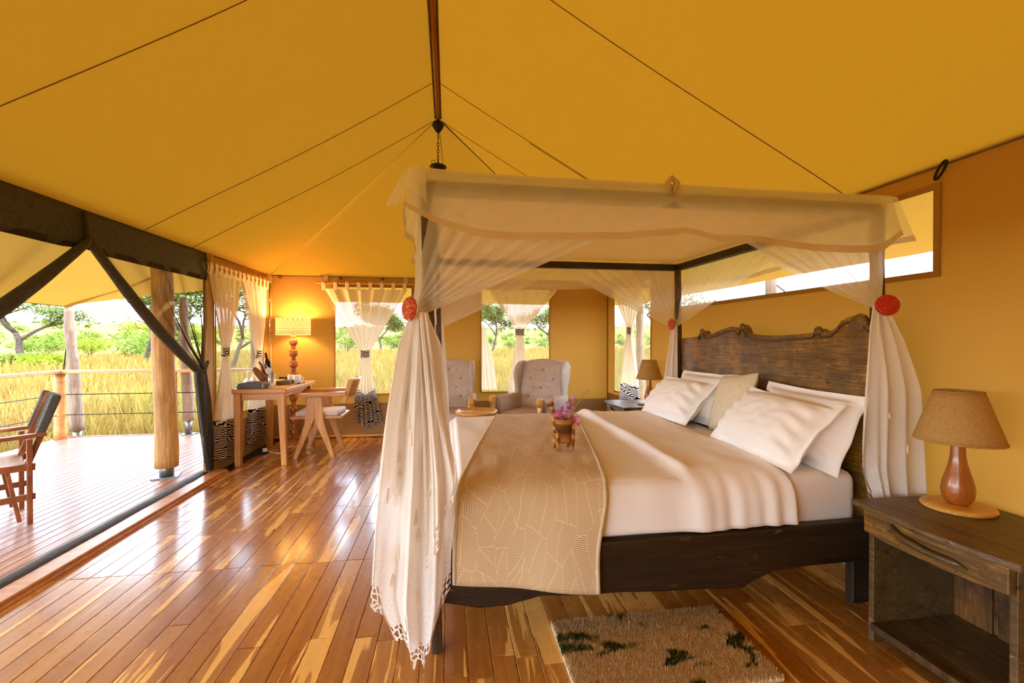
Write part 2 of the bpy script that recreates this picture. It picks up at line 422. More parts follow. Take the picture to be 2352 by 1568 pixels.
def _runner(name, base, ink, scale=6.5, freq=330.0):
    m = Mt(name); uv = m.n('ShaderNodeTexCoord').outputs['UV']
    dis = m.vmath('MULTIPLY', m.vmath('SUBTRACT', m.n('ShaderNodeTexNoise', {'Vector': uv, 'Scale': 5.0, 'Detail': 1.0}).outputs['Color'], (0.5, 0.5, 0.5)), (0.05, 0.05, 0))
    uvd = m.vmath('ADD', uv, dis)
    vo = m.n('ShaderNodeTexVoronoi', {'Vector': m.vmath('MULTIPLY', uvd, (1.6, 0.8, 0)), 'Scale': scale}, voronoi_dimensions='2D')
    ang = m.math('ADD', 0.9, m.math('MULTIPLY', m.n('ShaderNodeSeparateColor', {0: vo.outputs['Color']}).outputs[0], 1.6))
    loc = m.vmath('SUBTRACT', uvd, m.vmath('MULTIPLY', vo.outputs['Position'], (1/1.6, 1/0.8, 0)))
    rt = m.n('ShaderNodeVectorRotate', {'Vector': loc, 'Angle': ang}, rotation_type='Z_AXIS')
    sp = m.n('ShaderNodeSeparateXYZ', {0: rt.outputs[0]})
    ab = m.math('ABSOLUTE', sp.outputs[1])
    h = m.math('SINE', m.math('MULTIPLY', m.math('ADD', sp.outputs[0], m.math('MULTIPLY', ab, 0.75)), freq))
    ln = m.math('GREATER_THAN', h, 0.1)
    ve = m.n('ShaderNodeTexVoronoi', {'Vector': m.vmath('MULTIPLY', uvd, (1.6, 0.8, 0)), 'Scale': scale}, voronoi_dimensions='2D', feature='DISTANCE_TO_EDGE').outputs['Distance']
    ln = m.math('MULTIPLY', ln, m.math('GREATER_THAN', ve, 0.009))
    ln = m.math('MULTIPLY', ln, m.math('GREATER_THAN', ab, 0.0016))
    col = m.mix(m.math('MULTIPLY', ln, 0.66), base, ink)
    return m.end(m.pbr(col, 0.85, m.bump(m.noise(uv, 300, 2), 0.1, 0.002)))
M['runner'] = _runner('leaf_hatch_cloth', S(238, 212, 168), S(124, 84, 40), 7.0, 800.0)
M['cushion'] = _runner('cushion_leaf_cloth', S(232, 218, 190), S(186, 164, 130), 9.0, 900.0)
def _rug():
    m = Mt('shaggy_rug'); co = m.co()
    st = m.noise(m.vmath('MULTIPLY', co, (2.2, 4.6, 0)), 1.9, 5, 0.62, 0.6)
    veg = m.math('ADD', st, m.math('MULTIPLY', m.noise(co, 26, 3), 0.10))
    gm = m.ramp(veg, [(0.60, BLK), (0.635, WHT)])
    f = m.noise(co, 70, 4, 0.7)
    col = m.mix(gm, m.ramp(f, [(0.25, S(214, 172, 114)), (0.75, S(248, 220, 174))]), S(44, 66, 42))
    return m.end(m.pbr(col, 0.95, m.bump(f, 0.5, 0.01), spec=0.1))
M['rug'] = _rug()
def _shade():
    m = Mt('printed_lamp_shade'); uv = m.n('ShaderNodeTexCoord').outputs['UV']
    sp = m.n('ShaderNodeSeparateXYZ', {0: uv}); u, v = sp.outputs[0], sp.outputs[1]
    def band(v0, w): return m.math('LESS_THAN', m.math('ABSOLUTE', m.math('SUBTRACT', v, v0)), w)
    fr = m.math('ABSOLUTE', m.math('SUBTRACT', m.math('FRACT', m.math('MULTIPLY', u, 22.0)), 0.5))
    lines = m.math('MAXIMUM', m.math('MAXIMUM', band(0.22, 0.008), band(0.38, 0.008)), m.math('MAXIMUM', band(0.52, 0.008), band(0.78, 0.008)))
    zig = m.math('MULTIPLY', band(0.89, 0.09), m.math('LESS_THAN', m.math('ABSOLUTE', m.math('SUBTRACT', m.math('MULTIPLY', fr, 0.34), m.math('ABSOLUTE', m.math('SUBTRACT', v, 0.89)))), 0.016))
    fr2 = m.math('FRACT', m.math('ADD', m.math('MULTIPLY', u, 44.0), m.math('MULTIPLY', m.math('ABSOLUTE', m.math('SUBTRACT', v, 0.65)), 5.0)))
    chev = m.math('MULTIPLY', band(0.65, 0.07), m.math('LESS_THAN', fr2, 0.22))
    fr3 = m.math('FRACT', m.math('ADD', m.math('MULTIPLY', u, 44.0), m.math('MULTIPLY', v, 5.0)))
    dash = m.math('MULTIPLY', band(0.10, 0.06), m.math('LESS_THAN', fr3, 0.2))
    dots = m.math('MULTIPLY', band(0.91, 0.03), m.math('LESS_THAN', fr, 0.07))
    k = m.math('MAXIMUM', m.math('MAXIMUM', lines, zig), m.math('MAXIMUM', chev, m.math('MAXIMUM', dash, dots)))
    col = m.mix(m.math('MULTIPLY', k, 0.75), S(232, 216, 180), S(96, 70, 34))
    a = m.n('ShaderNodeBsdfDiffuse', {'Color': col}); b = m.n('ShaderNodeBsdfTranslucent', {'Color': col})
    return m.end(m.n('ShaderNodeMixShader', {0: 0.07, 1: a.outputs[0], 2: b.outputs[0]}).outputs[0])
M['shade'] = _shade()
def _basket():
    m = Mt('woven_basket'); co = m.co()
    z = m.n('ShaderNodeSeparateXYZ', {0: co}).outputs[2]
    col = m.ramp(m.math('FRACT', m.math('MULTIPLY', z, 11.0)), [(0.0, S(96, 54, 22)), (0.35, S(120, 74, 30)), (0.5, S(212, 150, 50)), (0.75, S(190, 110, 44)), (1.0, S(110, 60, 26))])
    col = m.mix(m.math('MULTIPLY', m.noise(co, 160, 2), 0.5), col, S(70, 36, 16))
    return m.end(m.pbr(col, 0.7))
M['basket'] = _basket()
def _banana():
    m = Mt('banana_fibre'); co = m.co()
    w = m.n('ShaderNodeTexWave', {'Vector': co, 'Scale': 7.0, 'Distortion': 9.0, 'Detail': 2.0}, bands_direction='Z').outputs[1]
    return m.end(m.pbr(m.ramp(w, [(0.2, S(128, 76, 28)), (0.8, S(206, 146, 62))]), 0.6, m.bump(w, 0.4, 0.003)))
M['fibre'] = _banana()
for nm, a, b in (('petal_pink', (214, 92, 170), (232, 140, 198)), ('petal_magenta', (190, 40, 132), (222, 84, 166)), ('petal_lilac', (176, 140, 214), (206, 180, 232)),
                 ('stem_green', (96, 112, 44), (132, 144, 64)), ('dry_stem', (176, 146, 70), (206, 180, 104))):
    M[nm] = plain(nm, S(*a), S(*b), 60, 0.6)
M['beads'] = plain('red_beads', S(110, 34, 20), S(196, 120, 88), 220, 0.4, 0.4)
M['tray'] = plain('grey_wood_tray', S(120, 104, 80), S(150, 134, 106), 30, 0.6, 0.2)
M['sachet'] = plain('yellow_sachets', S(206, 164, 70), S(230, 196, 110), 60, 0.6)
# outdoors
def _ground():
    m = Mt('savannah_ground'); co = m.co()
    a = m.noise(co, 0.16, 5, 0.6); b = m.noise(m.vmath('MULTIPLY', co, (1, 1, 1)), 1.6, 4, 0.7)
    col = m.ramp(a, [(0.36, S(140, 120, 52)), (0.5, S(164, 128, 70)), (0.64, S(112, 110, 46))])
    col = m.mix(m.math('MULTIPLY', m.ramp(b, [(0.4, BLK), (0.62, WHT)]), 0.35), col, S(130, 126, 52))
    return m.end(m.pbr(col, 0.95, m.bump(b, 0.8, 0.2), spec=0.05))
M['ground'] = _ground()
def _leaf(name, c1, c2, tf=0.35, sc=0.9):
    m = Mt(name); co = m.co()
    geo = m.n('ShaderNodeNewGeometry')
    r = m.n('ShaderNodeTexWhiteNoise', {0: m.vmath('MULTIPLY', co, (31.7, 17.3, 23.1))}).outputs[0]
    k = m.math('ADD', m.math('MULTIPLY', m.noise(co, sc, 3), 0.8), m.math('MULTIPLY', m.noise(co, 20, 1), 0.2))
    col = m.ramp(k, [(0.35, c1), (0.65, c2)])
    a = m.n('ShaderNodeBsdfDiffuse', {'Color': col}); b = m.n('ShaderNodeBsdfTranslucent', {'Color': col})
    return m.end(m.n('ShaderNodeMixShader', {0: tf, 1: a.outputs[0], 2: b.outputs[0]}).outputs[0])
M['grass'] = _leaf('dry_savannah_grass', S(168, 128, 70), S(132, 120, 50), 0.3, 0.25)
M['leafA'] = _leaf('acacia_leaves', S(112, 126, 62), S(156, 162, 92))
M['leafB'] = _leaf('bush_leaves', S(92, 116, 42), S(140, 150, 62))
M['leafC'] = _leaf('yellow_green_leaves', S(132, 146, 36), S(172, 176, 58))
M['trunk'] = plain('tree_bark', S(58, 46, 36), S(90, 74, 58), 6, 0.9, 0.6)
# ================================================================ the setting
XL, XR, YB, YF, ZE, ZR, RX, RYE = -2.36, 2.36, 6.22, -1.6, 2.19, 3.56, -0.10, 4.45
# ---- floor with separate teak boards
floor = MB().box(((XL+XR)/2, (YB+YF)/2, -0.04), (XR-XL, YB-YF, 0.05)).build('floor', M['gap'], kind='structure', label='glossy teak plank floor inside the tent')
_pl = {}
def plank_mesh(w, L, h=0.014):
    k = (round(w, 3), round(L, 2))
    if k not in _pl:
        b = MB(); hx, hy = w/2-0.0009, k[1]/2-0.0012; e = 0.0018
        vs = [(-hx, -hy, -h), (hx, -hy, -h), (hx, hy, -h), (-hx, hy, -h), (-hx, -hy, -e), (hx, -hy, -e), (hx, hy, -e), (-hx, hy, -e),
              (-hx+e, -hy+e, 0), (hx-e, -hy+e, 0), (hx-e, hy-e, 0), (-hx+e, hy-e, 0)]
        fs = [(4, 5, 9, 8), (5, 6, 10, 9), (6, 7, 11, 10), (7, 4, 8, 11), (8, 9, 10, 11), (0, 1, 5, 4), (1, 2, 6, 5), (2, 3, 7, 6), (3, 0, 4, 7)]
        me = bpy.data.meshes.new('plank'); me.from_pydata(vs, [], fs); me.materials.append(M['plank']); _pl[k] = me
    return _pl[k]
rnd = random.Random(11)
def lay(x0, x1, w, spans, parent):
    n = int(round((x1-x0)/w)); w = (x1-x0)/n
    for i in range(n):
        for (y0, y1, cuts) in spans:
            L = y1-y0
            k = rnd.choice(cuts)
            cs = [0.0]+sorted(round((j+rnd.uniform(-0.3, 0.3))/k, 2) for j in range(1, k))+[1.0]
            for a, b in zip(cs, cs[1:]):
                ya, yb = y0+L*a, y0+L*b
                o = bpy.data.objects.new('plank', plank_mesh(w, round(yb-ya, 2))); COL.objects.link(o)
                o.parent = parent; o.location = (x0+(i+0.5)*w, (ya+yb)/2, 0.0)
lay(-2.20, XR, 0.099, [(1.0, 2.76, (1, 2, 2, 3)), (2.76, 4.88, (2, 3, 3)), (4.88, YB, (1, 2))], floor)
MB().box(((XL+XR)/2, (YF+1.0)/2, -0.0075), (XR-XL, 1.0-YF, 0.015)).build('back_boards', M['plank'], floor)
# ---- threshold timber along the open side
tr = MB(); tr.box((-2.275, (YF+4.75)/2, 0.012), (0.14, 4.75-YF, 0.05)); tr.box((-2.20, (YF+4.75)/2, 0.006), (0.03, 4.75-YF, 0.024))
tr.build('trim_1', M['teak'], kind='structure', bevel=0.006, label='honey-coloured timber threshold along the open side of the tent')

# ---- canvas walls
def wall(name, fixed, axis, a0, a1, z0, z1, holes, mat, label, parent=None):
    us = sorted(set([a0, a1]+[h[0] for h in holes]+[h[1] for h in holes])); zs = sorted(set([z0, z1]+[h[2] for h in holes]+[h[3] for h in holes]))
    def dens(L, st):
        out = [L[0]]
        for p, q in zip(L, L[1:]):
            n = max(1, int((q-p)/st))
            out += [p+(q-p)*k/n for k in range(1, n+1)]
        return out
    us, zs = dens(us, 0.12), dens(zs, 0.12)
    b = MB(); idx = {}
    def P(u, z):
        o = 0.006*nz(u*1.7, z*1.1, fixed*3)
        return (fixed+o, u, z) if axis == 'X' else (u, fixed+o, z)
    vs = []; fs = []
    def V(i, j):
        if (i, j) not in idx: idx[(i, j)] = len(vs); vs.append(P(us[i], zs[j]))
        return idx[(i, j)]
    for i in range(len(us)-1):
        for j in range(len(zs)-1):
            um, zm = (us[i]+us[i+1])/2, (zs[j]+zs[j+1])/2
            if any(h[0] < um < h[1] and h[2] < zm < h[3] for h in holes): continue
            fs.append((V(i, j), V(i+1, j), V(i+1, j+1), V(i, j+1)))
    b._add(vs, fs)
    return b.build(name, mat, parent, sm=True, kind='structure', label=label)
H_L = (4.83, 6.0, 0.50, 2.05); H_B1 = (-1.53, -0.50, 0.58, 2.06); H_B2 = (0.46, 1.46, 0.58, 2.06); H_R3 = (4.82, 5.96, 0.60, 2.06); H_R5 = (1.80, 4.25, 1.665, 2.09)
wall_left = wall('wall_left', XL, 'X', 4.62, YB, -0.04, ZE+0.02, [H_L], M['wall'], 'short tan canvas wall with a window beside the open screen')
wall_back = wall('wall_back', YB, 'Y', XL, XR, -0.04, ZE+0.02, [H_B1, H_B2], M['wall'], 'tan canvas back wall with two gauze windows')
wall_right = wall('wall_right', XR, 'X', YF, YB, -0.04, ZE+0.02, [H_R3, H_R5], M['wall'], 'tan canvas wall behind the headboard')
# gable end behind the viewer, with an unseen opening added to let daylight in
def gable():
    b = MB()
    zt = lambda x: lerp(ZR, ZE, abs(x-RX)/((XR-RX) if x > RX else (RX-XL)))
    xs = [XL, -2.15, -1.5, RX, XR]
    for x0, x1 in zip(xs, xs[1:]):
        n = 8
        zl = 2.12 if -2.14 < (x0+x1)/2 < -1.55 else -0.04
        for k in range(n):
            p, q = lerp(x0, x1, k/n), lerp(x0, x1, (k+1)/n)
            b._add([(p, YF, zl), (q, YF, zl), (q, YF, zt(q)), (p, YF, zt(p))], [(0, 1, 2, 3)])
    return b
gable().build('wall_front', M['wall'], kind='structure', label='canvas gable wall behind the viewer with an added opening to let daylight in')

# ---- canvas roof
def zroof(x): return lerp(ZR, ZE, abs(x-RX)/((XR-RX) if x > RX else (RX-XL)))
cb = MB()
def slope(side):
    xe = XR if side > 0 else XL
    def fn(u, v):
        y = lerp(YF, lerp(RYE, YB, u), v); x = lerp(RX, xe, u)
        z = lerp(ZR, ZE, u)-0.022*math.sin(PI*u)*(0.6+0.4*abs(math.sin(PI*(y-2.3)/1.5)))+0.012*nz(x*0.8, y*0.9, side*5.0)*math.sin(PI*min(1, u*1.02))
        return (x, y, z)
    return fn
cb.grid(slope(-1), 36, 70); cb.grid(slope(1), 36, 70)
def hip(u, v):
    x = lerp(RX, lerp(XL, XR, u), v); y = lerp(RYE, YB, v)
    return (x, y, lerp(ZR, ZE, v)-0.02*math.sin(PI*v)*math.sin(PI*u))
cb.grid(hip, 40, 30)
ceiling = cb.build('ceiling', M['roof'], sm=True, kind='structure', label='golden canvas tent roof rising to a ridge', fix=False)
def seam(pts, r=0.0026, name='seam', mat='seam'):
    return MB().tube(pts, r, 5).build(name, M[mat], ceiling, sm=True)
for sd in (-1, 1):
    f = slope(sd)
    for y in (0.8, 2.3, 3.8, RYE):
        pts = []
        for k in range(25):
            u = k/24; yy = y+0.02*math.sin(u*5)
            v = (yy-YF)/(lerp(RYE, YB, u)-YF); p = f(u, min(1, v)); pts.append((p[0], p[1], p[2]-0.004))
        seam(pts)
        if y == 3.8 and sd > 0: seam([(p[0], p[1]+0.02, p[2]) for p in pts[8:]], 0.003)
    hp = [(lerp(RX, XR if sd > 0 else XL, t), lerp(RYE, YB, t), lerp(ZR, ZE, t)-0.006) for t in [k/16 for k in range(17)]]
    seam(hp, 0.003)
seam([hip(0.52, t/10) for t in range(11)], 0.003)
seam([(RX+0.04, RYE+0.01, ZR-0.03), (0.9, 5.15, 2.98), (XR-0.05, YB-0.05, ZE+0.0)], 0.006, 'hip_cable', 'ridge_dark')
ry = [YF+k*0.3 for k in range(21)]
MB().tube([(RX+0.006*math.sin(y*2.1), y, ZR-0.038) for y in ry if y < RYE], 0.017, 8).build('ridge_sleeve', M['roof'], ceiling, sm=True)
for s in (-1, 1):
    MB().tube([(RX+s*0.026, y, ZR-0.026) for y in ry if y < RYE], 0.009, 6).build('ridge_gap_shade', M['ridge_dark'], ceiling, sm=True)  # dark tubes painted in as the shade of the gaps beside the sleeve
# flysheet eave overhanging outside the right wall and the back
def fly(u, v):
    x = lerp(XR, 3.0, u); return (x, lerp(YF, 6.5, v), lerp(ZE+0.02, 1.90, u)-0.02*math.sin(PI*u)+0.01*nz(x, v*9))
MB().grid(fly, 8, 40).build('eave_flap', M['awning'], ceiling, sm=True, fix=False)
def flyb(u, v):
    x = lerp(-2.6, 3.0, v); return (x, lerp(YB, 6.92, u), lerp(ZE+0.02, 1.90, u)-0.02*math.sin(PI*u)+0.01*nz(x, u*3))
MB().grid(flyb, 8, 40).build('eave_flap', M['awning'], ceiling, sm=True, fix=False)
# eave hem and leather lashing loops on the right wall
MB().tube([(XR-0.006, y, ZE-0.005) for y in (YF, 2, YB)], 0.006, 6).build('eave_hem', M['seam'], wall_right, sm=True)
for yy, sc in ((1.77, 0.5), (2.30, 0.4), (2.9, 0.4)):
    pts = [(XR-0.03, yy+sc*(0.024*math.sin(a)-0.045*math.cos(a)), ZE-0.07*sc+sc*(0.075*math.cos(a)+0.012*math.sin(a))) for a in [k*2*PI/16 for k in range(16)]]
    MB().tube(pts, 0.012*sc, 6, closed=True).build('lashing_loop', M['iron'], wall_right, sm=True)
for sd, wl in ((-1, wall_left), (0, wall_back)):
    if sd: MB().tube([(XL+0.006, y, ZE-0.004) for y in (4.62, YB)], 0.006, 6).build('eave_hem', M['seam'], wl, sm=True)
    else: MB().tube([(x, YB-0.006, ZE-0.004) for x in (XL, XR)], 0.006, 6).build('eave_hem', M['seam'], wl, sm=True)
for x in (-2.22, -1.45, -0.9): MB().tube([(x+0.02*math.cos(a), YB-0.02, ZE-0.02+0.014*math.sin(a)) for a in [k*PI/5 for k in range(10)]], 0.005, 5, closed=True).build('lashing_loop', M['iron'], wall_back, sm=True)
# darker storm skirts round the foot of the walls
MB().box((0, YB-0.012, 0.21), (XR-XL, 0.012, 0.50)).build('trim_2', M['skirt'], kind='structure', label='brown canvas skirt along the foot of the back wall')
MB().box((XR-0.012, 2.3, 0.255), (0.012, 7.8, 0.59)).build('trim_3', M['skirt'], kind='structure', label='brown canvas skirt behind the bed')
MB().box((XL+0.012, 5.42, 0.19), (0.012, 1.6, 0.46)).build('trim_4', M['skirt'], kind='structure', label='brown canvas skirt below the side window')
MB().tube([(XL+0.03, YB-0.035, 0.022), (-0.5, YB-0.035, 0.022), (XR-0.03, YB-0.035, 0.022)], 0.02, 8).build('baseboard_back', M['olive'], kind='structure', sm=True, label='bamboo batten at the foot of the back wall')
MB().tube([(XR-0.02, YB-0.02, 0.0), (XR-0.02, YB-0.02, ZE)], 0.007, 8).build('trim_5', M['ridge_dark'], kind='structure', sm=True, label='dark corner seam between the armchairs and the far nightstand')
MB().tube([(XL+0.02, YB-0.02, 0.0), (XL+0.02, YB-0.02, ZE)], 0.010, 8).build('trim_6', M['tape'], kind='structure', sm=True, label='canvas corner seam behind the tall lamp')
MB().box((XL+0.008, 4.70, 1.06), (0.03, 0.11, 2.2)).build('trim_7', M['tape'], kind='structure', bevel=0.008, label='canvas door edge strip beside the dark screen')

def window(n, fixed, axis, h, label, mat='pane', tape=0.018, inward=-1):
    w = thing('window_%d' % n, label, None, (fixed, (h[0]+h[1])/2, h[2]) if axis == 'X' else ((h[0]+h[1])/2, fixed, h[2]), kind='structure')
    def Q(u, z, o=0.0): return (fixed+o, u, z) if axis == 'X' else (u, fixed+o, z)
    b = MB(); b.grid(lambda s, t: Q(lerp(h[0]-0.01, h[1]+0.01, s), lerp(h[2]-0.01, h[3]+0.01, t), 0.008*inward*-1), 6, 6)
    b.build('pane', M[mat], w, world=True, sm=True)
    for (u0, z0, u1, z1) in ((h[0], h[2], h[1], h[2]), (h[0], h[3], h[1], h[3]), (h[0], h[2], h[0], h[3]), (h[1], h[2], h[1], h[3])):
        cu, cz = (u0+u1)/2, (z0+z1)/2; du, dz = abs(u1-u0)+tape, abs(z1-z0)+tape
        MB().box(Q(cu, cz, (0.006 if z0 == z1 else 0.009)*inward), (0.006, du, dz) if axis == 'X' else (du, 0.006, dz)).build('frame_strip', M['wall'], w, world=True)
    return w
window(1, XL, 'X', H_L, 'gauze window in the short wall behind the desk', inward=1)
window(2, YB, 'Y', H_B1, 'gauze window in the back wall behind the wooden chair')
window(3, YB, 'Y', H_B2, 'gauze window in the back wall between the armchairs')
window(4, XR, 'X', H_R3, 'gauze window by the far nightstand')
window(5, XR, 'X', H_R5, 'long narrow vent window high above the headboard', mat='pane_fine', tape=0.03)

# ================================================================ veranda deck
deck = MB().box((-3.87, 2.65, -0.075), (2.94, 8.5, 0.04)).build('deck', M['gap'], kind='structure', label='grooved timber veranda deck outside the tent')
_dm = None
nb = 36; bw = 2.94/nb
for i in range(nb):
    x = -5.34+(i+0.5)*bw
    if _dm is None:
        b = MB(); b.box((0, 0, -0.0125), (bw-0.007, 8.5, 0.025)); o = b.build('board', M['deck'], deck); _dm = o.data
    else:
        o = bpy.data.objects.new('board', _dm); COL.objects.link(o); o.parent = deck
    o.location = (x, 2.65, -0.03)
MB().box((-3.87, 6.91, -0.08), (2.94, 0.03, 0.12)).build('fascia', M['deck'], deck)

# railing
rl = thing('deck_railing', 'golden timber railing with thin wires round the veranda', 'railing', (-5.27, 6.80, -0.03))
def railpost(x, y, r=0.068):
    pr = [(r*1.02, 0.0)]+[(r*(1+0.05*math.sin(k*1.3+x)), 0.9*k/8) for k in range(1, 9)]
    MB().lathe(pr, 14, (x, y, -0.03)).build('post', M['rail'], rl, world=True, sm=True)
for x, y in ((-5.27, 6.80), (-3.87, 6.80), (-2.47, 6.80), (-5.27, 5.2), (-5.27, 3.6), (-5.27, 2.0), (-5.27, 0.4)): railpost(x, y, 0.068 if (x, y) == (-5.27, 6.80) else 0.055)
MB().box((-3.83, 6.80, 0.893), (3.0, 0.12, 0.045)).build('top_rail', M['rail'], rl, world=True, bevel=0.006)
MB().box((-5.27, 3.25, 0.894), (0.12, 7.0, 0.045)).build('top_rail', M['rail'], rl, world=True, bevel=0.006)
for z in (0.58, 0.30):
    MB().tube([(-5.27, 6.80, z), (-3.87, 6.80, z-0.0), (-2.47, 6.80, z)], 0.006, 5).build('wire', M['iron'], rl, world=True)
    MB().tube([(-5.27, 6.80, z), (-5.27, 3.4, z), (-5.27, 0.3, z)], 0.006, 5).build('wire', M['iron'], rl, world=True)

# log poles
def logpole(name, label, base, top, r0, r1, mat, foot=True, stub=0.10, seed=0):
    t = thing(name, label, 'pole', base)
    b = Vector(base); tp = Vector(top); pts = []; rr = []
    for k in range(19):
        f = k/18; p = b+Vector((0, 0, stub))+(tp-b-Vector((0, 0, stub)))*f
        p += Vector((0.014*nz(f*3, seed), 0.014*nz(f*3, seed+9), 0))
        pts.append(p); rr.append(lerp(r0, r1, f)*(1+0.07*nz(f*7, seed+4)))
    MB().tube(pts, rr, 16).build('log', M[mat], t, world=True, sm=True)
    if foot:
        MB().lathe([(r0*0.62, 0), (r0*0.62, stub+0.05)], 14, base).build('steel_foot', M['metal'], t, world=True, sm=True)
        MB().box((base[0], base[1], base[2]+0.006), (r0*2.2, r0*2.0, 0.012), 0.3).build('foot_plate', M['metal'], t, world=True)
    return t
logpole('log_pole', 'thick peeled log pole on a steel foot inside the veranda', (-2.79, 4.80, -0.03), (-2.83, 4.80, 2.16), 0.098, 0.090, 'log', seed=1)
logpole('log_pole', 'grey knotted log pole beside the corner railing post', (-5.40, 7.25, -0.25), (-5.46, 7.2, 1.82), 0.085, 0.055, 'bark', stub=0.25, seed=2)
logpole('log_pole', 'grey log pole half hidden behind the gathered screen', (-3.70, 6.86, -0.03), (-3.78, 6.90, 1.92), 0.07, 0.055, 'bark', stub=0.2, seed=3)
logpole('log_pole', 'grey log pole seen through the window by the desk', (-2.86, 7.2, -0.4), (-2.92, 7.15, 2.0), 0.10, 0.08, 'bark', foot=False, stub=0.0, seed=4)
logpole('log_pole', 'pale log pole outside the vent window above the headboard', (3.25, 4.0, -0.4), (3.2, 3.95, 1.96), 0.06, 0.05, 'bark', foot=False, stub=0.0, seed=5)
logpole('log_pole', 'pale log pole outside the window by the far nightstand', (3.05, 6.6, -0.4), (3.0, 6.55, 1.96), 0.07, 0.06, 'bark', foot=False, stub=0.0, seed=6)
# guy lines
MB().tube([(-5.44, 7.2, 1.78), (-6.05, 7.7, -0.38)], 0.009, 5).build('guy_rope', M['iron'], label='dark guy rope running down from the corner pole', cat='rope')
MB().tube([(3.22, 3.97, 1.93), (3.5, 3.2, 1.2), (3.9, 2.2, -0.35)], 0.008, 5).build('guy_rope', M['iron'], label='guy rope behind the vent window above the bed', cat='rope')

# awning over the veranda
aw = thing('veranda_awning', 'bright yellow canvas awning stretched over the veranda', 'awning', (-5.44, 7.2, 1.82))
def awn(u, v):
    y = lerp(YF, 7.12, v)
    xe = -5.47+0.22*math.sin(PI*((y-7.12)/3.4 % 1.0))**2
    x = lerp(XL, xe, u); z = lerp(ZE+0.06, 1.815, u**0.8)
    if v > 0.75: y -= 0.25*math.sin(PI*u)*smooth((v-0.75)/0.25)
    return (x, y, z-0.05*math.sin(PI*u)*abs(math.sin(PI*(y-7.12)/3.4)))
MB().grid(awn, 26, 56).build('canopy', M['awning'], aw, world=True, sm=True, fix=False)
for a, b in (((-5.43, 7.1, 1.80), (-2.45, 4.75, 2.14)), ((-2.42, 3.22, 2.12), (-5.43, 3.72, 1.80)), ((-2.42, 1.2, 2.12), (-5.43, 0.32, 1.80))):
    MB().tube([Vector(a), (Vector(a)+Vector(b))/2+Vector((0, 0, -0.0)), Vector(b)], 0.022, 8).build('spreader_pole', M['tape'], aw, world=True, sm=True)
MB().tube([awn(1, k/56) for k in range(57)], 0.008, 5).build('edge_rope', M['seam'], aw, world=True)

# ================================================================ land
def gz(x, y):
    r = math.hypot(x, y)
    h = -0.42+0.12*nz(x*0.08, y*0.08, 1)+0.3*nz(x*0.02, y*0.02, 4)*smooth((r-10)/30)
    h += 0.036*max(0, r-70)*smooth((r-70)/160)+2.0*nz(x*0.009, y*0.009, 7)*smooth((r-80)/120)
    return h
gb = MB(); rings = [0, 3, 5, 7, 9, 12, 15, 19, 24, 30, 38, 48, 60, 75, 95, 120, 150, 190, 240, 300, 380]
def gfn(u, v):
    r = rings[int(round(v*(len(rings)-1)))]; a = 2*PI*u; x, y = r*math.cos(a), r*math.sin(a)
    return (x, y, gz(x, y))
gb.grid(gfn, 160, len(rings)-1, close_u=True)
gb.build('ground', M['ground'], sm=True, kind='structure', label='rolling yellow savannah beyond the tent')
def grass_field(name, label, n, sect, rmin, rmax, seed, hs=(0.35, 0.75)):
    r_ = random.Random(seed); vs = []; fs = []
    for i in range(n):
        a = math.radians(lerp(sect[0], sect[1], r_.random())); rr = rmin*(rmax/rmin)**r_.random()
        x, y = rr*math.sin(a), rr*math.cos(a)
        if -5.6 < x < 3.1 and y < 7.2: continue
        cl = nz(x*0.35, y*0.35, 3)
        if r_.random() > 0.6+cl: continue
        h = lerp(hs[0], hs[1], r_.random())*(1+0.5*cl); w = 0.006+0.0011*rr
        z = gz(x, y); d = r_.uniform(0, 2*PI); bx, by = math.cos(d)*h*0.35, math.sin(d)*h*0.35
        px, py = math.cos(d+1.57)*w, math.sin(d+1.57)*w
        o = len(vs)
        vs += [(x-px, y-py, z-0.02), (x+px, y+py, z-0.02), (x+bx*0.4+px*0.7, y+by*0.4+py*0.7, z+h*0.6), (x+bx*0.4-px*0.7, y+by*0.4-py*0.7, z+h*0.6), (x+bx, y+by, z+h)]
        fs += [(o, o+1, o+2, o+3), (o+3, o+2, o+4)]
    b = MB(); b._add(vs, fs)
    b.build(name, M['grass'], kind='stuff', label=label, cat='grass', fix=False)
grass_field('savannah_grass', 'tall dry golden grass across the savannah', 70000, (-62, 32), 6.5, 60, 5)

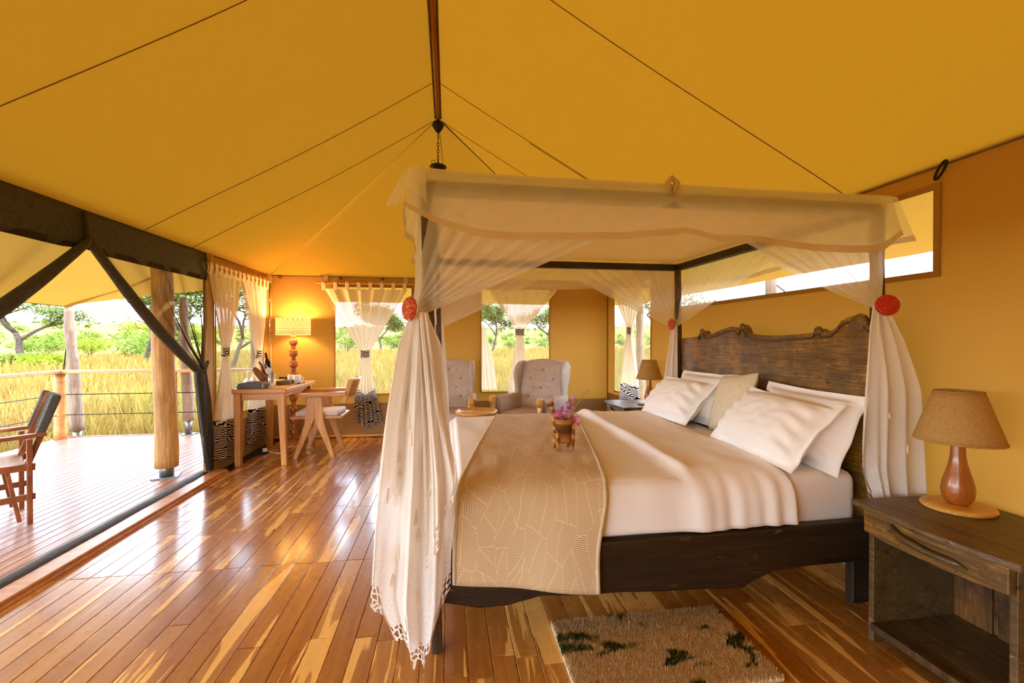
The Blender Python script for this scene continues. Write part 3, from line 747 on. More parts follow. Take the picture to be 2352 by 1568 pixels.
def leaves(b, centres, n, size, r_, flat=0.35):
    vs = []; fs = []
    for k in range(n):
        c, rad = r_.choice(centres)
        d = Vector((r_.gauss(0, 1), r_.gauss(0, 1), r_.gauss(0, 1))); d.normalize(); d *= rad*(r_.random()**0.4)
        p = Vector(c)+Vector((d.x, d.y, d.z*flat))
        s = size*r_.uniform(0.6, 1.4)
        t = Vector((r_.uniform(-1, 1), r_.uniform(-1, 1), r_.uniform(-0.5, 0.5))).normalized(); q = t.cross(Vector((r_.uniform(-.4, .4), r_.uniform(-.4, .4), 1))).normalized()
        o = len(vs); vs += [p-t*s, p+q*s*0.45, p+t*s, p-q*s*0.45]; fs.append((o, o+1, o+2, o+3))
    b._add(vs, fs)
def tree(label, x, y, H, spread, seed, leaf='leafA', nl=2600, ls=0.11, name='acacia_tree', flat=0.32, group='trees on the savannah', lean=0.0, trunkr=0.09, low=0.35):
    r_ = random.Random(seed); z = gz(x, y); t = thing(name, label, 'tree', (x, y, z), group=group)
    tb = MB(); cents = []
    def branch(p, d, L, r, lv):
        pts = [p]; q = Vector(p); dd = Vector(d)
        for k in range(4):
            dd = (dd+Vector((r_.uniform(-.22, .22), r_.uniform(-.22, .22), r_.uniform(-.08, .12)))).normalized(); q = q+dd*(L/4); pts.append(q.copy())
        tb.tube(pts, [lerp(r, r*0.6, k/4) for k in range(5)], 6)
        if lv >= 2: cents.append((pts[-1], spread*0.27)); cents.append((pts[2], spread*0.2))
        if lv < 3:
            m = 3 if lv == 0 else r_.choice((2, 3))
            for j in range(m):
                a = 2*PI*(j+r_.random()*0.6)/m
                up = 0.75 if lv == 0 else 0.32
                nd = Vector((math.cos(a), math.sin(a), up)).normalized()
                nd = (nd+dd*0.35).normalized()
                branch(pts[-1] if j else pts[3], nd, L*r_.uniform(0.6, 0.85)*(1.15 if lv == 0 else 1), r*0.6, lv+1)
    k = H/5.0
    branch(Vector((0, 0, -0.1)), Vector((lean, 0.05, 1)).normalized(), low*H, trunkr*k, 0)
    top = max(c[0].z for c in cents); f = (H*0.92)/top; sp = max(math.hypot(c[0].x, c[0].y) for c in cents); g = spread/max(0.3, sp)
    Mx = Matrix.Diagonal((g, g, f, 1)); tb.xf(Mx); cents = [(Mx @ c[0], c[1]) for c in cents]
    tb.build('trunk', M['trunk'], t, sm=True)
    lb = MB(); leaves(lb, cents, nl, ls*k, r_, flat); lb.build('foliage', M[leaf], t, kind='stuff', fix=False)
    return t
def bush(label, x, y, R, Hh, seed, leaf='leafB', nl=1500, ls=0.13, group='bushes on the savannah'):
    r_ = random.Random(seed); z = gz(x, y); t = thing('savannah_bush', label, 'bush', (x, y, z), group=group)
    tb = MB(); cents = []
    for k in range(7):
        a = r_.uniform(0, 2*PI); e = Vector((math.cos(a)*R*r_.uniform(.3, .8), math.sin(a)*R*r_.uniform(.3, .8), Hh*r_.uniform(.45, .8)))
        tb.tube([(0, 0, -0.05), e*0.5+Vector((0, 0, 0.1*Hh)), e], [0.05, 0.035, 0.015], 5); cents.append((e, R*0.5)); cents.append((e*0.6, R*0.4))
    tb.build('stems', M['trunk'], t, sm=True)
    lb = MB(); leaves(lb, cents, nl, ls, r_, 0.65*Hh/R if R > Hh else 0.8); lb.build('foliage', M[leaf], t, kind='stuff', fix=False)
tree('spreading thorn tree standing alone beyond the left railing', -30.9, 36.7, 6.2, 5.2, 21, nl=9000, ls=0.09, trunkr=0.11, low=0.3)
tree('pale green tree seen past the thick log pole', -20.5, 33.0, 6.0, 4.2, 22, nl=3600, ls=0.12, low=0.22)
tree('low flat-topped thorn tree right of the corner pole', -28.0, 47.0, 4.3, 5.2, 23, leaf='leafC', nl=3000, ls=0.16, low=0.22)
tree('drooping tree filling the window behind the desk', -9.5, 20.5, 5.2, 3.6, 24, nl=7000, ls=0.10, trunkr=0.045, low=0.2, leaf='leafB')
tree('dark-branched tree seen in the window beside the lace drape', -8.3, 56.0, 6.4, 4.2, 25, nl=9000, ls=0.15, flat=0.75, low=0.25)
tree('grey-green tree at the left edge of the window between the armchairs', 4.4, 44.0, 5.6, 2.8, 26, nl=8000, ls=0.12, flat=0.8, low=0.25)
tree('grey-green tree at the right edge of the window between the armchairs', 10.9, 46.0, 5.2, 3.2, 27, nl=8000, ls=0.12, flat=0.8, low=0.25)
tree('tree outside the window by the far nightstand', 16.5, 31.0, 5.5, 4.0, 28, nl=3200, ls=0.11, leaf='leafB', low=0.25)
tree('slender tree behind the gathered screen', -15.2, 27.5, 6.0, 3.0, 29, nl=3000, ls=0.1, low=0.25)
for k, (lb_, x, y, R, h, lf) in enumerate((
    ('round bright green bush left of the corner pole', -37.5, 52.0, 2.6, 1.9, 'leafC'), ('wide green bush right of the corner pole', -30.5, 50.0, 4.2, 2.6, 'leafB'),
    ('dull green bush below the lone thorn tree', -44.0, 55.0, 3.2, 2.2, 'leafB'), ('green bush close behind the thick log pole', -25.0, 40.0, 3.0, 1.7, 'leafB'),
    ('bush at the left edge of the window beside the lace drape', -12.8, 57.0, 3.2, 3.2, 'leafB'), ('bush on the right in the window beside the lace drape', -6.0, 60.0, 3.2, 2.0, 'leafB'),
    ('green bush low in the window between the armchairs', 8.6, 62.0, 3.0, 2.2, 'leafB'), ('darker bush on the right in the window between the armchairs', 14.3, 62.0, 3.6, 2.6, 'leafB'),
    ('bush in the window by the far nightstand', 19.5, 37.0, 2.6, 2.4, 'leafB'), ('low shrub in the grass just behind the corner railing post', -21.0, 26.5, 1.6, 0.9, 'leafC'),
    ('low shrub in the grass left of the guy rope', -27.5, 32.0, 1.8, 0.9, 'leafB'))):
    bush(lb_, x, y, R, h, 60+k, lf)
# far scrub dotted over the rising plain: too many and too small to tell apart
r_ = random.Random(3); fb = MB(); cents = []
for k in range(420):
    a = math.radians(r_.uniform(-60, 30)); rr = r_.uniform(85, 330); x, y = rr*math.sin(a), rr*math.cos(a); cents.append(((x, y, gz(x, y)+0.9), r_.uniform(1.2, 3.0)))
leaves(fb, cents, 14000, 0.75, r_, 0.5)
fb.build('distant_scrub', M['leafB'], kind='stuff', label='distant scrub dotted over the plain', cat='scrub', fix=False)
# ================================================================ four-poster bed
BX0, BX1, BY0, BY1, BT = -0.05, 2.12, 1.90, 3.70, 2.02
bed = thing('canopy_bed', 'rustic dark timber four-poster bed with live-edge headboard', 'bed', ((BX0+BX1)/2, (BY0+BY1)/2, 0))
for x, y in ((BX0, BY0), (BX0, BY1), (BX1, BY0), (BX1, BY1)):
    b = MB(); w = 0.023
    vs = []; zs = [0, 0.3, 0.6, 1.0, 1.4, 1.75, BT-0.02]
    for k, z in enumerate(zs):
        lx = -0.045*(z/2.0) if x == BX0 else -0.03*(z/2.0)+(0.035 if y == BY0 else -0.03)
        ww = w*(1+0.06*nz(z*3, x, y))
        vs += [(x+lx+i*ww, y+j*ww, z) for i, j in ((-1, -1), (1, -1), (1, 1), (-1, 1))]
    fs = [(3, 2, 1, 0)]+[(4*k+i, 4*k+(i+1) % 4, 4*k+4+(i+1) % 4, 4*k+4+i) for k in range(len(zs)-1) for i in range(4)]+[tuple(4*(len(zs)-1)+i for i in range(4))]
    b._add(vs, fs); b.build('post', M['rustic_z'], bed, world=True, bevel=0.006)
for a, c in (((BX0-0.045, BY0), (BX1+0.005, BY0)), ((BX0-0.045, BY1), (BX1-0.06, BY1)), ((BX0-0.045, BY0), (BX0-0.045, BY1)), ((BX1+0.005, BY0), (BX1-0.06, BY1))):
    MB().bar((a[0], a[1], BT-0.03), (c[0], c[1], BT-0.03), 0.06, 0.055).build('canopy_beam', M['rustic_x'], bed, world=True, bevel=0.006)
def rail_outline(seed):
    bot = [(-0.03, 0.24), (0.05, 0.215), (0.13, 0.195), (0.25, 0.205), (0.4, 0.23), (0.6, 0.215), (0.75, 0.212), (0.95, 0.205), (1.1, 0.195), (1.25, 0.19), (1.36, 0.185), (1.42, 0.215), (1.52, 0.25), (1.7, 0.26), (1.9, 0.262), (2.06, 0.26)]
    o = [(x, z+0.012*nz(x*5, seed)) for x, z in bot]
    return o+[(2.06, 0.462), (1.5, 0.455), (0.8, 0.448), (-0.03, 0.44)]
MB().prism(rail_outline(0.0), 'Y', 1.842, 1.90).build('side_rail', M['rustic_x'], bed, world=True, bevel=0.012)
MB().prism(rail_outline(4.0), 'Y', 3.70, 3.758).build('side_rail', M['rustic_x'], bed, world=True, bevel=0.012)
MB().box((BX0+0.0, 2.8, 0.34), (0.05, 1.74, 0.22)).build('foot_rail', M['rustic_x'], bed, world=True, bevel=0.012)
MB().box((2.085, 1.955, 0.14), (0.10, 0.05, 0.28)).build('head_foot_block', M['rustic_x'], bed, world=True, bevel=0.006)
hb = [(3.66, 1.352), (3.527, 1.358), (3.385, 1.369), (3.374, 1.408), (3.323, 1.416), (3.302, 1.38), (3.204, 1.391), (3.094, 1.417), (2.99, 1.438), (2.916, 1.426), (2.879, 1.40), (2.853, 1.453), (2.822, 1.422), (2.80, 1.386), (2.713, 1.371), (2.515, 1.369), (2.342, 1.375), (2.233, 1.385), (2.22, 1.408), (2.189, 1.403), (2.177, 1.387), (2.114, 1.394), (2.077, 1.416), (2.062, 1.442), (2.019, 1.463), (1.97, 1.469), (1.939, 1.455), (1.908, 1.422), (1.87, 1.396), (1.86, 1.38)]
MB().prism([(3.66, 0.30)]+[(y, z) for y, z in hb]+[(1.86, 0.30)], 'X', 2.08, 2.14).build('headboard', M['rustic'], bed, world=True, bevel=0.008)
MB().tube([(2.075, y, z-0.03+0.004*nz(y*9, 1)) for y, z in hb[2:-1]], 0.006, 5).build('headboard_edge', M['stand'], bed, world=True, sm=True)
for y, z, r in ((3.35, 1.40, 0.028), (2.853, 1.43, 0.026), (2.205, 1.39, 0.026), (1.96, 1.42, 0.05)):
    MB().lathe([(r*1.2, -r), (r, 0), (r*0.7, r*0.6), (r*0.2, r)], 10, (0, 0, 0)).xf(Matrix.Translation((2.08, y, z)) @ Matrix.Rotation(-PI/2, 4, 'Y') @ Matrix.Diagonal((1, 1, 0.35, 1))).build('wood_knot', M['rustic'], bed, world=True, sm=True)

# ---- mattress
mt = MB()
def rbox(b, c, d, r, n=5, fn=None):
    """rounded box as a stretched superellipsoid-like grid"""
    hx, hy, hz = d[0]/2, d[1]/2, d[2]/2
    bm = bmesh.new(); bmesh.ops.create_cube(bm, size=1.0)
    for v in bm.verts: v.co = Vector((v.co.x*d[0], v.co.y*d[1], v.co.z*d[2]))
    bmesh.ops.bevel(bm, geom=list(bm.edges), offset=r, segments=n, profile=0.5, affect='EDGES')
    bm.verts.ensure_lookup_table()
    vs = [v.co+Vector(c) for v in bm.verts]; fs = [tuple(v.index for v in f.verts) for f in bm.faces]
    if fn: vs = [fn(p) for p in vs]
    b._add(vs, fs); bm.free(); return b
rbox(mt, (1.015, 2.80, 0.55), (2.03, 1.81, 0.275), 0.06).build('mattress', M['sheet'], sm=True, label='mattress in a pale fitted sheet on the four-poster bed', cat='mattress')
# ---- duvet
py = [(3.725, 0.47), (3.728, 0.56), (3.715, 0.63), (3.68, 0.68), (3.60, 0.70), (3.3, 0.708), (2.9, 0.71), (2.5, 0.708), (2.1, 0.703), (2.0, 0.698), (1.94, 0.684), (1.90, 0.655), (1.878, 0.61), (1.868, 0.55), (1.862, 0.465)]
def resample(P, n):
    L = [0]
    for a, b in zip(P, P[1:]): L.append(L[-1]+math.dist(a, b))
    out = []
    for k in range(n+1):
        s = L[-1]*k/n
        out.append(tuple(pw(list(zip(L, [p[i] for p in P])), s) for i in range(2)))
    return out
PY = resample(py, 110)
def dz_x(x):
    return -0.24*(1-smooth((x+0.02)/0.08))
def duv(u, s):
    x = lerp(-0.02, 1.64, u); y, z = PY[int(round(s*110))]
    side = smooth((2.02-y)/0.12)
    fold = smooth((x-1.10)/0.05)
    ridge = math.exp(-((x-1.13)/0.045)**2)
    w = 0.010*nz(x*3.2, y*2.2, 2)+0.006*nz(x*8, y*5, 5)
    top = 1-side
    z2 = z+(0.016*fold+0.022*ridge)*top+w*top+0.02*math.exp(-((x-1.15)/0.2)**2-((y-3.45)/0.2)**2)
    y2 = y
    if side > 0:
        fl = math.sin(x*38+3*nz(x*2, 3))*0.5+math.sin(x*71)*0.3
        y2 -= side*(0.010*fl*smooth((x-1.0)/0.25)+0.006*nz(x*7, z*6, 9)+0.012*fold+0.012*ridge)
        z2 += side*(0.012*nz(x*3, 8))*0.5
    z2 = max(z2+dz_x(x), 0.462)
    return (x+0.01*nz(y*3, z*3, 7)*fold, y2, z2)
MB().grid(duv, 150, 110).build('duvet', M['linen'], sm=True, solid=0.008, label='white duvet with a turned-back edge spread over the bed', cat='duvet')
# ---- bed runner
RN = [(3.68, 0.70), (3.5, 0.722), (3.1, 0.73), (2.6, 0.732), (2.1, 0.726), (2.0, 0.72), (1.935, 0.704), (1.888, 0.672), (1.858, 0.62), (1.84, 0.54), (1.832, 0.45), (1.826, 0.36), (1.82, 0.29)]
RP = resample(RN, 90)
rlen = sum(math.dist(a, b) for a, b in zip(RN, RN[1:]))
def run_fn(x0f, x1f):
    def fn(u, s):
        u2 = lerp(x0f, x1f, u)
        y, z = RP[int(round(s*90))]
        down = smooth((0.70-z)/0.3)
        x = 0.03+0.68*u2+0.335*max(0, (y-1.88))/1.6
        x += down*(0.01*math.sin(u2*6)-0.04*u2-0.015)
        hang = 1+0.0*u2
        z2 = z-(0.10*(u2-0.45))*smooth((0.62-z)/0.35)
        wr = 0.006*nz(x*6, y*6, 3)+0.004*nz(x*14, y*11, 6)
        return (x, y-down*0.014*(1+math.sin(u2*9+1))*0.5-0.004, z2+wr*(1-down))
    return fn
runner = MB().grid(run_fn(0, 1), 50, 90, uvf=lambda u, v: (u*0.68, v*rlen)).build('bed_runner', M['runner'], sm=True, solid=0.006, label='beige bed runner printed with hatched leaves', cat='bed runner')
for a, c in ((0.0, 0.02), (0.975, 1.0)):
    f = run_fn(a, c)
    MB().grid(lambda u, v: (lambda p: (p[0], p[1]-0.004*smooth((0.70-p[2])/0.1), p[2]+0.004))(f(u, v)), 2, 90).build('binding', M['tape_hem'], runner, sm=True, solid=0.003)

# ---- pillows
def pillow(label, base, width, height, T, lean, yaw=0.0, roll=0.0, mat='linen', flange=0.036, seed=0, name='pillow', cat='pillow', group=None, cord=False):
    """base = centre of the lower edge; lean = angle from upright towards the headboard"""
    Wd = Vector((math.sin(yaw), -math.cos(yaw), 0)); fwd = Vector((math.cos(yaw), math.sin(yaw), 0))
    Hd = fwd*math.sin(lean)+Vector((0, 0, math.cos(lean))); Nd = Hd.cross(Wd); Nd = -Nd if Nd.x > 0 else Nd
    Rm = Matrix.Rotation(roll, 3, Nd); Wd = Rm @ Wd; Hd = Rm @ Hd
    B = Vector(base)
    fu, fv = 1-2*flange/width if flange else 0.985, 1-2*flange/height if flange else 0.985
    def P(u, v, s):
        a, c = 2*u-1, 2*v-1
        bu, bv = max(0, 1-abs(a/fu)**2.5), max(0, 1-abs(c/fv)**2.5)
        th = T*0.5*(bu*bv)**0.40
        px = a*width/2*(1-0.035*(1-c*c)); pz = (c*height/2)*(1-0.04*(1-a*a))
        edge = smooth((max(abs(a)/fu, abs(c)/fv)-0.9)/0.1)
        wob = (0.004 if cord else 0.016)*nz(a*2.3+seed, c*2.3, seed*1.7)*edge+0.010*nz(a*5+seed, c*5, 3)*(bu*bv)**0.3
        wrk = 0.011*math.sin((a*0.6+c)*16+seed)*smooth((abs(a)-0.45)/0.4)*(1-edge)*(0 if cord else 1)
        q = B+Wd*px+Hd*(pz+height/2)+Nd*(s*(th+0.003)+wob+(wrk if s > 0 else 0))
        return q
    b = MB(); o = thing(name, label, cat, base, group=group)
    b.grid(lambda u, v: P(u, v, 1), 44, 34); b.grid(lambda u, v: P(u, v, -1), 44, 34)
    if mat == 'cushion':
        b = MB(); b.grid(lambda u, v: P(u, v, 1), 40, 40, uvf=lambda u, v: (u*width, v*height)); b.grid(lambda u, v: P(u, v, -1), 40, 40, uvf=lambda u, v: (u*width, v*height))
    b.build('cover', M[mat], o, world=True, sm=True)
    if cord:
        pts = [P(k/20, 0, 0) for k in range(20)]+[P(1, k/20, 0) for k in range(20)]+[P(1-k/20, 1, 0) for k in range(20)]+[P(0, 1-k/20, 0) for k in range(20)]
        MB().tube(pts, 0.008, 6, closed=True).build('piping', M['tape_hem'], o, world=True, sm=True)
    return o
G = 'white pillows on the four-poster bed'
pillow('white flanged pillow at the back, on the far side against the headboard', (1.89, 3.20, 0.695), 0.68, 0.42, 0.19, 0.42, 0.03, 0.02, seed=1, group=G)
pillow('white flanged pillow at the back, on the near side beside the lace drape', (1.86, 2.19, 0.685), 0.70, 0.42, 0.19, 0.42, -0.02, -0.02, seed=2, group=G)
pillow('small beige leaf-print cushion tucked between the white pillows', (1.87, 2.74, 0.71), 0.42, 0.41, 0.14, 0.34, -0.15, 0.14, mat='cushion', flange=0, seed=3, name='cushion', cat='cushion', cord=True)
pillow('plump white pillow in front on the far side of the bed', (1.66, 3.25, 0.71), 0.68, 0.42, 0.22, 0.74, 0.05, 0.03, seed=4, group=G)
pillow('plump white pillow in front on the near side of the bed', (1.64, 2.23, 0.71), 0.72, 0.43, 0.23, 0.74, -0.04, -0.02, seed=5, group=G)

# ================================================================ cloth sheets (nets and curtains)
def sheet_fn(O, t, n, left, right, zt, zb, nf, amp, ph=0.0):
    O, t, n = Vector(O), Vector(t), Vector(n)
    L = max(1, nf)
    def fn(u, v):
        zt_ = zt(u) if callable(zt) else zt
        z = lerp(zt_, zb(u) if callable(zb) else zb, v)
        s = lerp(pw(left, z), pw(right, z), u)
        a = pw(amp, v)
        off = a*(math.sin(2*PI*nf*u+ph+1.2*nz(u*3+ph, v*1.3))+0.3*math.sin(2*PI*nf*2.3*u+ph*2+3*nz(u*4, v, ph)))
        p = O+t*s+n*off; p.z = z
        return p
    return fn
def teardrop(fn, u, v, size, parent, mat='embroid'):
    p0 = fn(u, v); du = (fn(min(1, u+0.02), v)-p0); du.normalize(); dv = fn(u, v+0.01)-p0; dv.normalize()
    nn = du.cross(dv); nn.normalize()
    if nn.y > 0: nn = -nn
    pts = []
    for k in range(18):
        a = 2*PI*k/18; r = size*(0.5+0.0*math.cos(a)); x = math.sin(a)*size*0.45*(0.5-0.5*math.cos(a))**0.7; y = -math.cos(a)*size*0.75
        pts.append(p0+du*x+dv*y+nn*0.004)
    b = MB().tube(pts, 0.0022, 5, closed=True)
    b.tube([p0+(q-p0)*0.5 for q in pts], 0.0018, 5, closed=True)
    return b.build('embroidered_drop', M[mat], parent, world=True, sm=True)

netT = thing('mosquito_net', 'sheer white mosquito net with lace hems draped over the bed posts', 'mosquito net', (1.0, 2.8, 2.0))
# roof sheet of the net
def cap(u, v):
    x = lerp(BX0-0.09, BX1+0.06, u); y = lerp(BY0-0.045, BY1+0.05, v)
    return (x, y, BT+0.028-0.03*math.sin(PI*u)*math.sin(PI*v)+0.006*nz(x*3, y*3)+0.012*math.exp(-((x+0.1)/0.12)**2))
MB().grid(cap, 40, 34).build('canopy_sheet', M['net_top'], netT, world=True, sm=True, fix=False)
hem_near = [(-0.224, 1.912), (-0.181, 1.874), (-0.078, 1.813), (0.071, 1.765), (0.307, 1.764), (0.688, 1.78), (0.978, 1.814), (1.009, 1.825), (1.176, 1.782), (1.391, 1.785), (1.864, 1.749), (2.053, 1.765), (2.149, 1.845), (2.19, 1.86)]
def valance(p0, p1, outw, hem, part, nu=90):
    p0, p1, outw = Vector(p0), Vector(p1), Vector(outw); Lx = (p1-p0).length; t = (p1-p0)/Lx
    def fn(u, v):
        s0 = u*Lx; zh = hem(u); z = lerp(BT+0.03, zh, v)
        fl = v**1.5*(0.045+0.012*math.sin(u*23)+0.02*nz(u*7, 2))
        spread = (-0.06*(1-smooth(u/0.12))+0.03*smooth((u-0.93)/0.07))*v**0.7
        p = p0+t*(s0+spread)+outw*(0.004+fl+0.006*math.sin(u*60)*v); p.z = z
        return p
    o = MB().grid(lambda u, v: fn(u, v*0.88), nu, 14).build(part, M['net'], netT, world=True, sm=True)
    MB().grid(lambda u, v: fn(u, lerp(0.88, 1.0, v)), nu, 2).build('hem', M['net_hem'], o, world=True, sm=True)
    return fn
valance((BX0-0.07, BY0-0.045, 0), (BX1+0.035, BY0-0.045, 0), (0, -1, 0), lambda u: pw(hem_near, lerp(-0.2, 2.17, u)), 'valance')
valance((BX0-0.09, BY1+0.05, 0), (BX0-0.09, BY0-0.045, 0), (-1, 0, 0), lambda u: 1.80+0.03*math.sin(u*9)+0.08*smooth((u-0.9)/0.1), 'valance', 60)
valance((BX1+0.06, BY1+0.05, 0), (BX0-0.09, BY1+0.05, 0), (0, 1, 0), lambda u: 1.80+0.02*math.sin(u*8), 'valance', 60)
valance((BX1+0.06, BY0-0.045, 0), (BX1+0.06, BY1+0.05, 0), (1, 0, 0), lambda u: 1.82+0.02*math.sin(u*8), 'valance', 60)
# corner hood where the net bunches at the near foot post
def hood(u, v):
    a = lerp(-PI*0.95, -PI*0.45, u)
    r = 0.05+0.085*v**0.8*(1+0.25*math.sin(u*11)*v)
    return (BX0-0.055+r*math.cos(a)*1.0, BY0-0.03+r*math.sin(a)*0.7, BT+0.045-0.15*v**1.3-0.03*math.sin(u*7)*v)
MB().grid(hood, 26, 12).build('corner_hood', M['net'], netT, world=True, sm=True)
MB().tube([(0.99, 1.845, 2.0), (0.975, 1.838, 2.05), (0.995, 1.84, 2.075), (1.02, 1.838, 2.05), (1.005, 1.845, 2.0)], [0.012, 0.014, 0.01, 0.014, 0.012], 6).build('tie_loop', M['net_hem'], netT, world=True, sm=True)

def swag(A, B, K, nrm, nf=7, sag=0.10, part='swag', amp=0.011, tail=0.05, mat='net'):
    A, B, K, nrm = Vector(A), Vector(B), Vector(K), Vector(nrm); t = (B-A).normalized()
    ph = A.x*3+B.y
    def fn(u, v):
        T = A.lerp(B, u); E = K+t*(tail*(u-0.3))+Vector((0, 0, 0.03*(0.5-u)))
        C = T.lerp(E, 0.45)+Vector((0, 0, -sag*u*(1-0.3*u)))
        p = T*(1-v)**2+C*2*v*(1-v)+E*v*v
        a = amp*(smooth(v/0.25)*0.7+0.3)*(1-0.55*v)
        p = p+nrm*a*(math.sin(2*PI*nf*u+ph+2.6*nz(u*3.1, v*0.7, ph))+0.25*math.sin(2*PI*nf*2.7*u+3*nz(u*5, ph)))
        return p
    return MB().grid(fn, 84, 26).build(part, M[mat], netT, world=True, sm=True)
zt = BT-0.0
swag((BX0, 1.862, zt), (1.10, 1.862, zt), (-0.135, 1.83, 1.465), (0, -1, 0), 8, 0.06)
swag((BX1+0.02, 1.862, zt), (0.92, 1.862, zt), (2.05, 1.82, 1.515), (0, -1, 0), 8, 0.05)
swag((BX0, BY1+0.045, zt), (1.05, BY1+0.045, zt), (-0.06, BY1+0.03, 1.47), (0, 1, 0), 7, 0.06)
swag((BX1-0.02, BY1+0.045, zt), (0.85, BY1+0.045, zt), (1.99, BY1-0.02, 1.48), (0, 1, 0), 8, 0.06)
swag((BX1+0.035, BY0, zt), (BX1+0.035, 2.95, zt), (2.07, 1.84, 1.515), (1, 0, 0), 6, 0.05)
swag((BX1+0.035, BY1, zt), (BX1+0.035, 2.30, zt), (2.04, BY1-0.02, 1.48), (1, 0, 0), 8, 0.05)
swag((BX0-0.075, BY0-0.02, zt), (BX0-0.075, 2.9, zt), (-0.135, 1.86, 1.47), (-1, 0, 0), 6, 0.02)
swag((BX0-0.075, BY1, zt), (BX0-0.075, 2.7, zt), (-0.10, BY1+0.02, 1.47), (-1, 0, 0), 6, 0.05)
def drape(O, t, n, left, right, ztop, zb, nf, amp, nu=90, nv=44, ph=0.0, part='drape', mat='net_thick'):
    fn = sheet_fn(O, t, n, left, right, ztop, zb, nf, amp, ph)
    w = max(abs(pw(right, z)-pw(left, z)) for z in (0.1, 0.5, 0.9))*1.5
    hz = (lambda u: zb(u)) if callable(zb) else (lambda u: zb)
    o = MB().grid(fn, nu, nv, uvf=lambda u, v: (u*w+ph, fn(u, v).z-hz(u))).build(part, M[mat], netT, world=True, sm=True)
    return fn, o
AMP = [(0, 0.012), (0.25, 0.03), (1, 0.04)]
X_ = (1, 0, 0); Y_ = (0, 1, 0)
# near foot post
fn, o = drape((0, 1.775, 0), X_, (0, -1, 0), [(0.0, -0.17), (0.09, -0.22), (0.29, -0.30), (0.7, -0.277), (1.05, -0.24), (1.33, -0.195), (1.44, -0.15)],
              [(0.0, -0.06), (0.08, -0.05), (0.28, 0.005), (0.78, 0.02), (1.05, 0.0), (1.33, -0.03), (1.44, -0.08)], 1.455,
              lambda u: pw([(0, 0.31), (0.12, 0.25), (0.16, 0.13), (0.3, 0.10), (0.42, 0.07), (0.55, 0.02), (0.66, 0.006), (0.8, 0.10), (0.9, 0.24), (1, 0.30)], u), 2.8, AMP, ph=0.4)
for u, v, s in ((0.30, 0.27, 0.05), (0.36, 0.32, 0.045), (0.41, 0.365, 0.04), (0.22, 0.43, 0.04), (0.24, 0.48, 0.035), (0.50, 0.58, 0.05), (0.54, 0.63, 0.042), (0.30, 0.72, 0.045), (0.27, 0.765, 0.05), (0.22, 0.81, 0.045), (0.58, 0.80, 0.04), (0.12, 0.60, 0.045), (0.42, 0.88, 0.05), (0.70, 0.50, 0.045)):
    teardrop(fn, u, v, s*0.85, o)
drape((0, 1.81, 0), X_, (0, -1, 0), [(0.5, -0.305), (1.0, -0.25), (1.44, -0.16)], [(0.5, -0.14), (1.0, -0.13), (1.44, -0.12)], 1.45, lambda u: 0.66+0.08*math.sin(u*5)-0.1*u, 2.3, AMP, 44, 30, 1.9)
drape((0, 1.755, 0), X_, (0, -1, 0), [(0.4, -0.09), (1.0, -0.10), (1.44, -0.12)], [(0.4, 0.045), (0.8, 0.035), (1.05, -0.015), (1.44, -0.08)], 1.45, lambda u: 0.42+0.34*u**1.3, 2.2, AMP, 44, 30, 3.1)
# near head post
fn, o = drape((0, 1.80, 0), X_, (0, -1, 0), [(0.3, 2.0), (0.6, 1.96), (0.73, 1.93), (1.09, 1.955), (1.40, 1.98), (1.50, 2.0)], [(0.3, 2.29), (1.1, 2.25), (1.35, 2.15), (1.50, 2.06)], 1.51,
              lambda u: pw([(0, 0.74), (0.10, 0.66), (0.2, 0.5), (0.3, 0.36), (0.6, 0.25), (1, 0.34)], u), 3.0, [(0, 0.010), (0.25, 0.022), (1, 0.028)], ph=2.2)
for u, v, s in ((0.75, 0.42, 0.05), (0.5, 0.50, 0.035), (0.66, 0.55, 0.035), (0.35, 0.45, 0.03)): teardrop(fn, u, v, s*0.8, o)
# far posts
drape((0, BY1-0.065, 0), X_, (0, -1, 0), [(0.2, 1.86), (0.9, 1.88), (1.46, 1.96)], [(0.2, 2.0), (0.9, 2.02), (1.46, 2.02)], 1.475, 0.5, 2.4, [(0, 0.01), (1, 0.02)], 44, 24, 0.2)
drape((0, BY1+0.10, 0), X_, (0, 1, 0), [(0.2, -0.30), (0.9, -0.24), (1.46, -0.14)], [(0.2, 0.02), (0.9, 0.0), (1.46, -0.04)], 1.475, lambda u: 0.25+0.15*math.sin(u*7), 3.4, AMP, 50, 26, 0.9)
# ---- beaded tie-back discs
def disc(label, c, nrm, R, mt='red'):
    Nn = Vector(nrm).normalized(); q = Nn.to_track_quat('Z', 'Y').to_matrix().to_4x4()
    t = thing('beaded_tieback', label, 'tieback', c, group='red beaded tiebacks on the mosquito net')
    b = MB(); b.lathe([(0.0005, 0.022), (R*0.35, 0.020), (R*0.7, 0.013), (R*0.95, 0.003), (R, -0.003), (R*0.9, -0.006)], 26)
    b.xf(q); b.build('beaded_disc', M[mt], t, sm=True)
    b = MB(); b.tube([(0.02*math.cos(a), 0.02*math.sin(a), -0.012) for a in [k*PI/6 for k in range(12)]], 0.006, 6, closed=True); b.xf(q); b.build('loop', M['iron'], t, sm=True)
disc('red and gold beaded disc on the near foot-end drape', (-0.155, 1.775, 1.468), (-0.80, -0.62, 0.05), 0.050)
disc('plain red beaded disc on the drape beside the headboard', (2.025, 1.755, 1.505), (-0.45, -1, 0.02), 0.050, 'red2')
disc('red beaded disc seen edge-on at the far bedpost', (1.955, BY1-0.085, 1.475), (-1, -0.12, 0), 0.05)
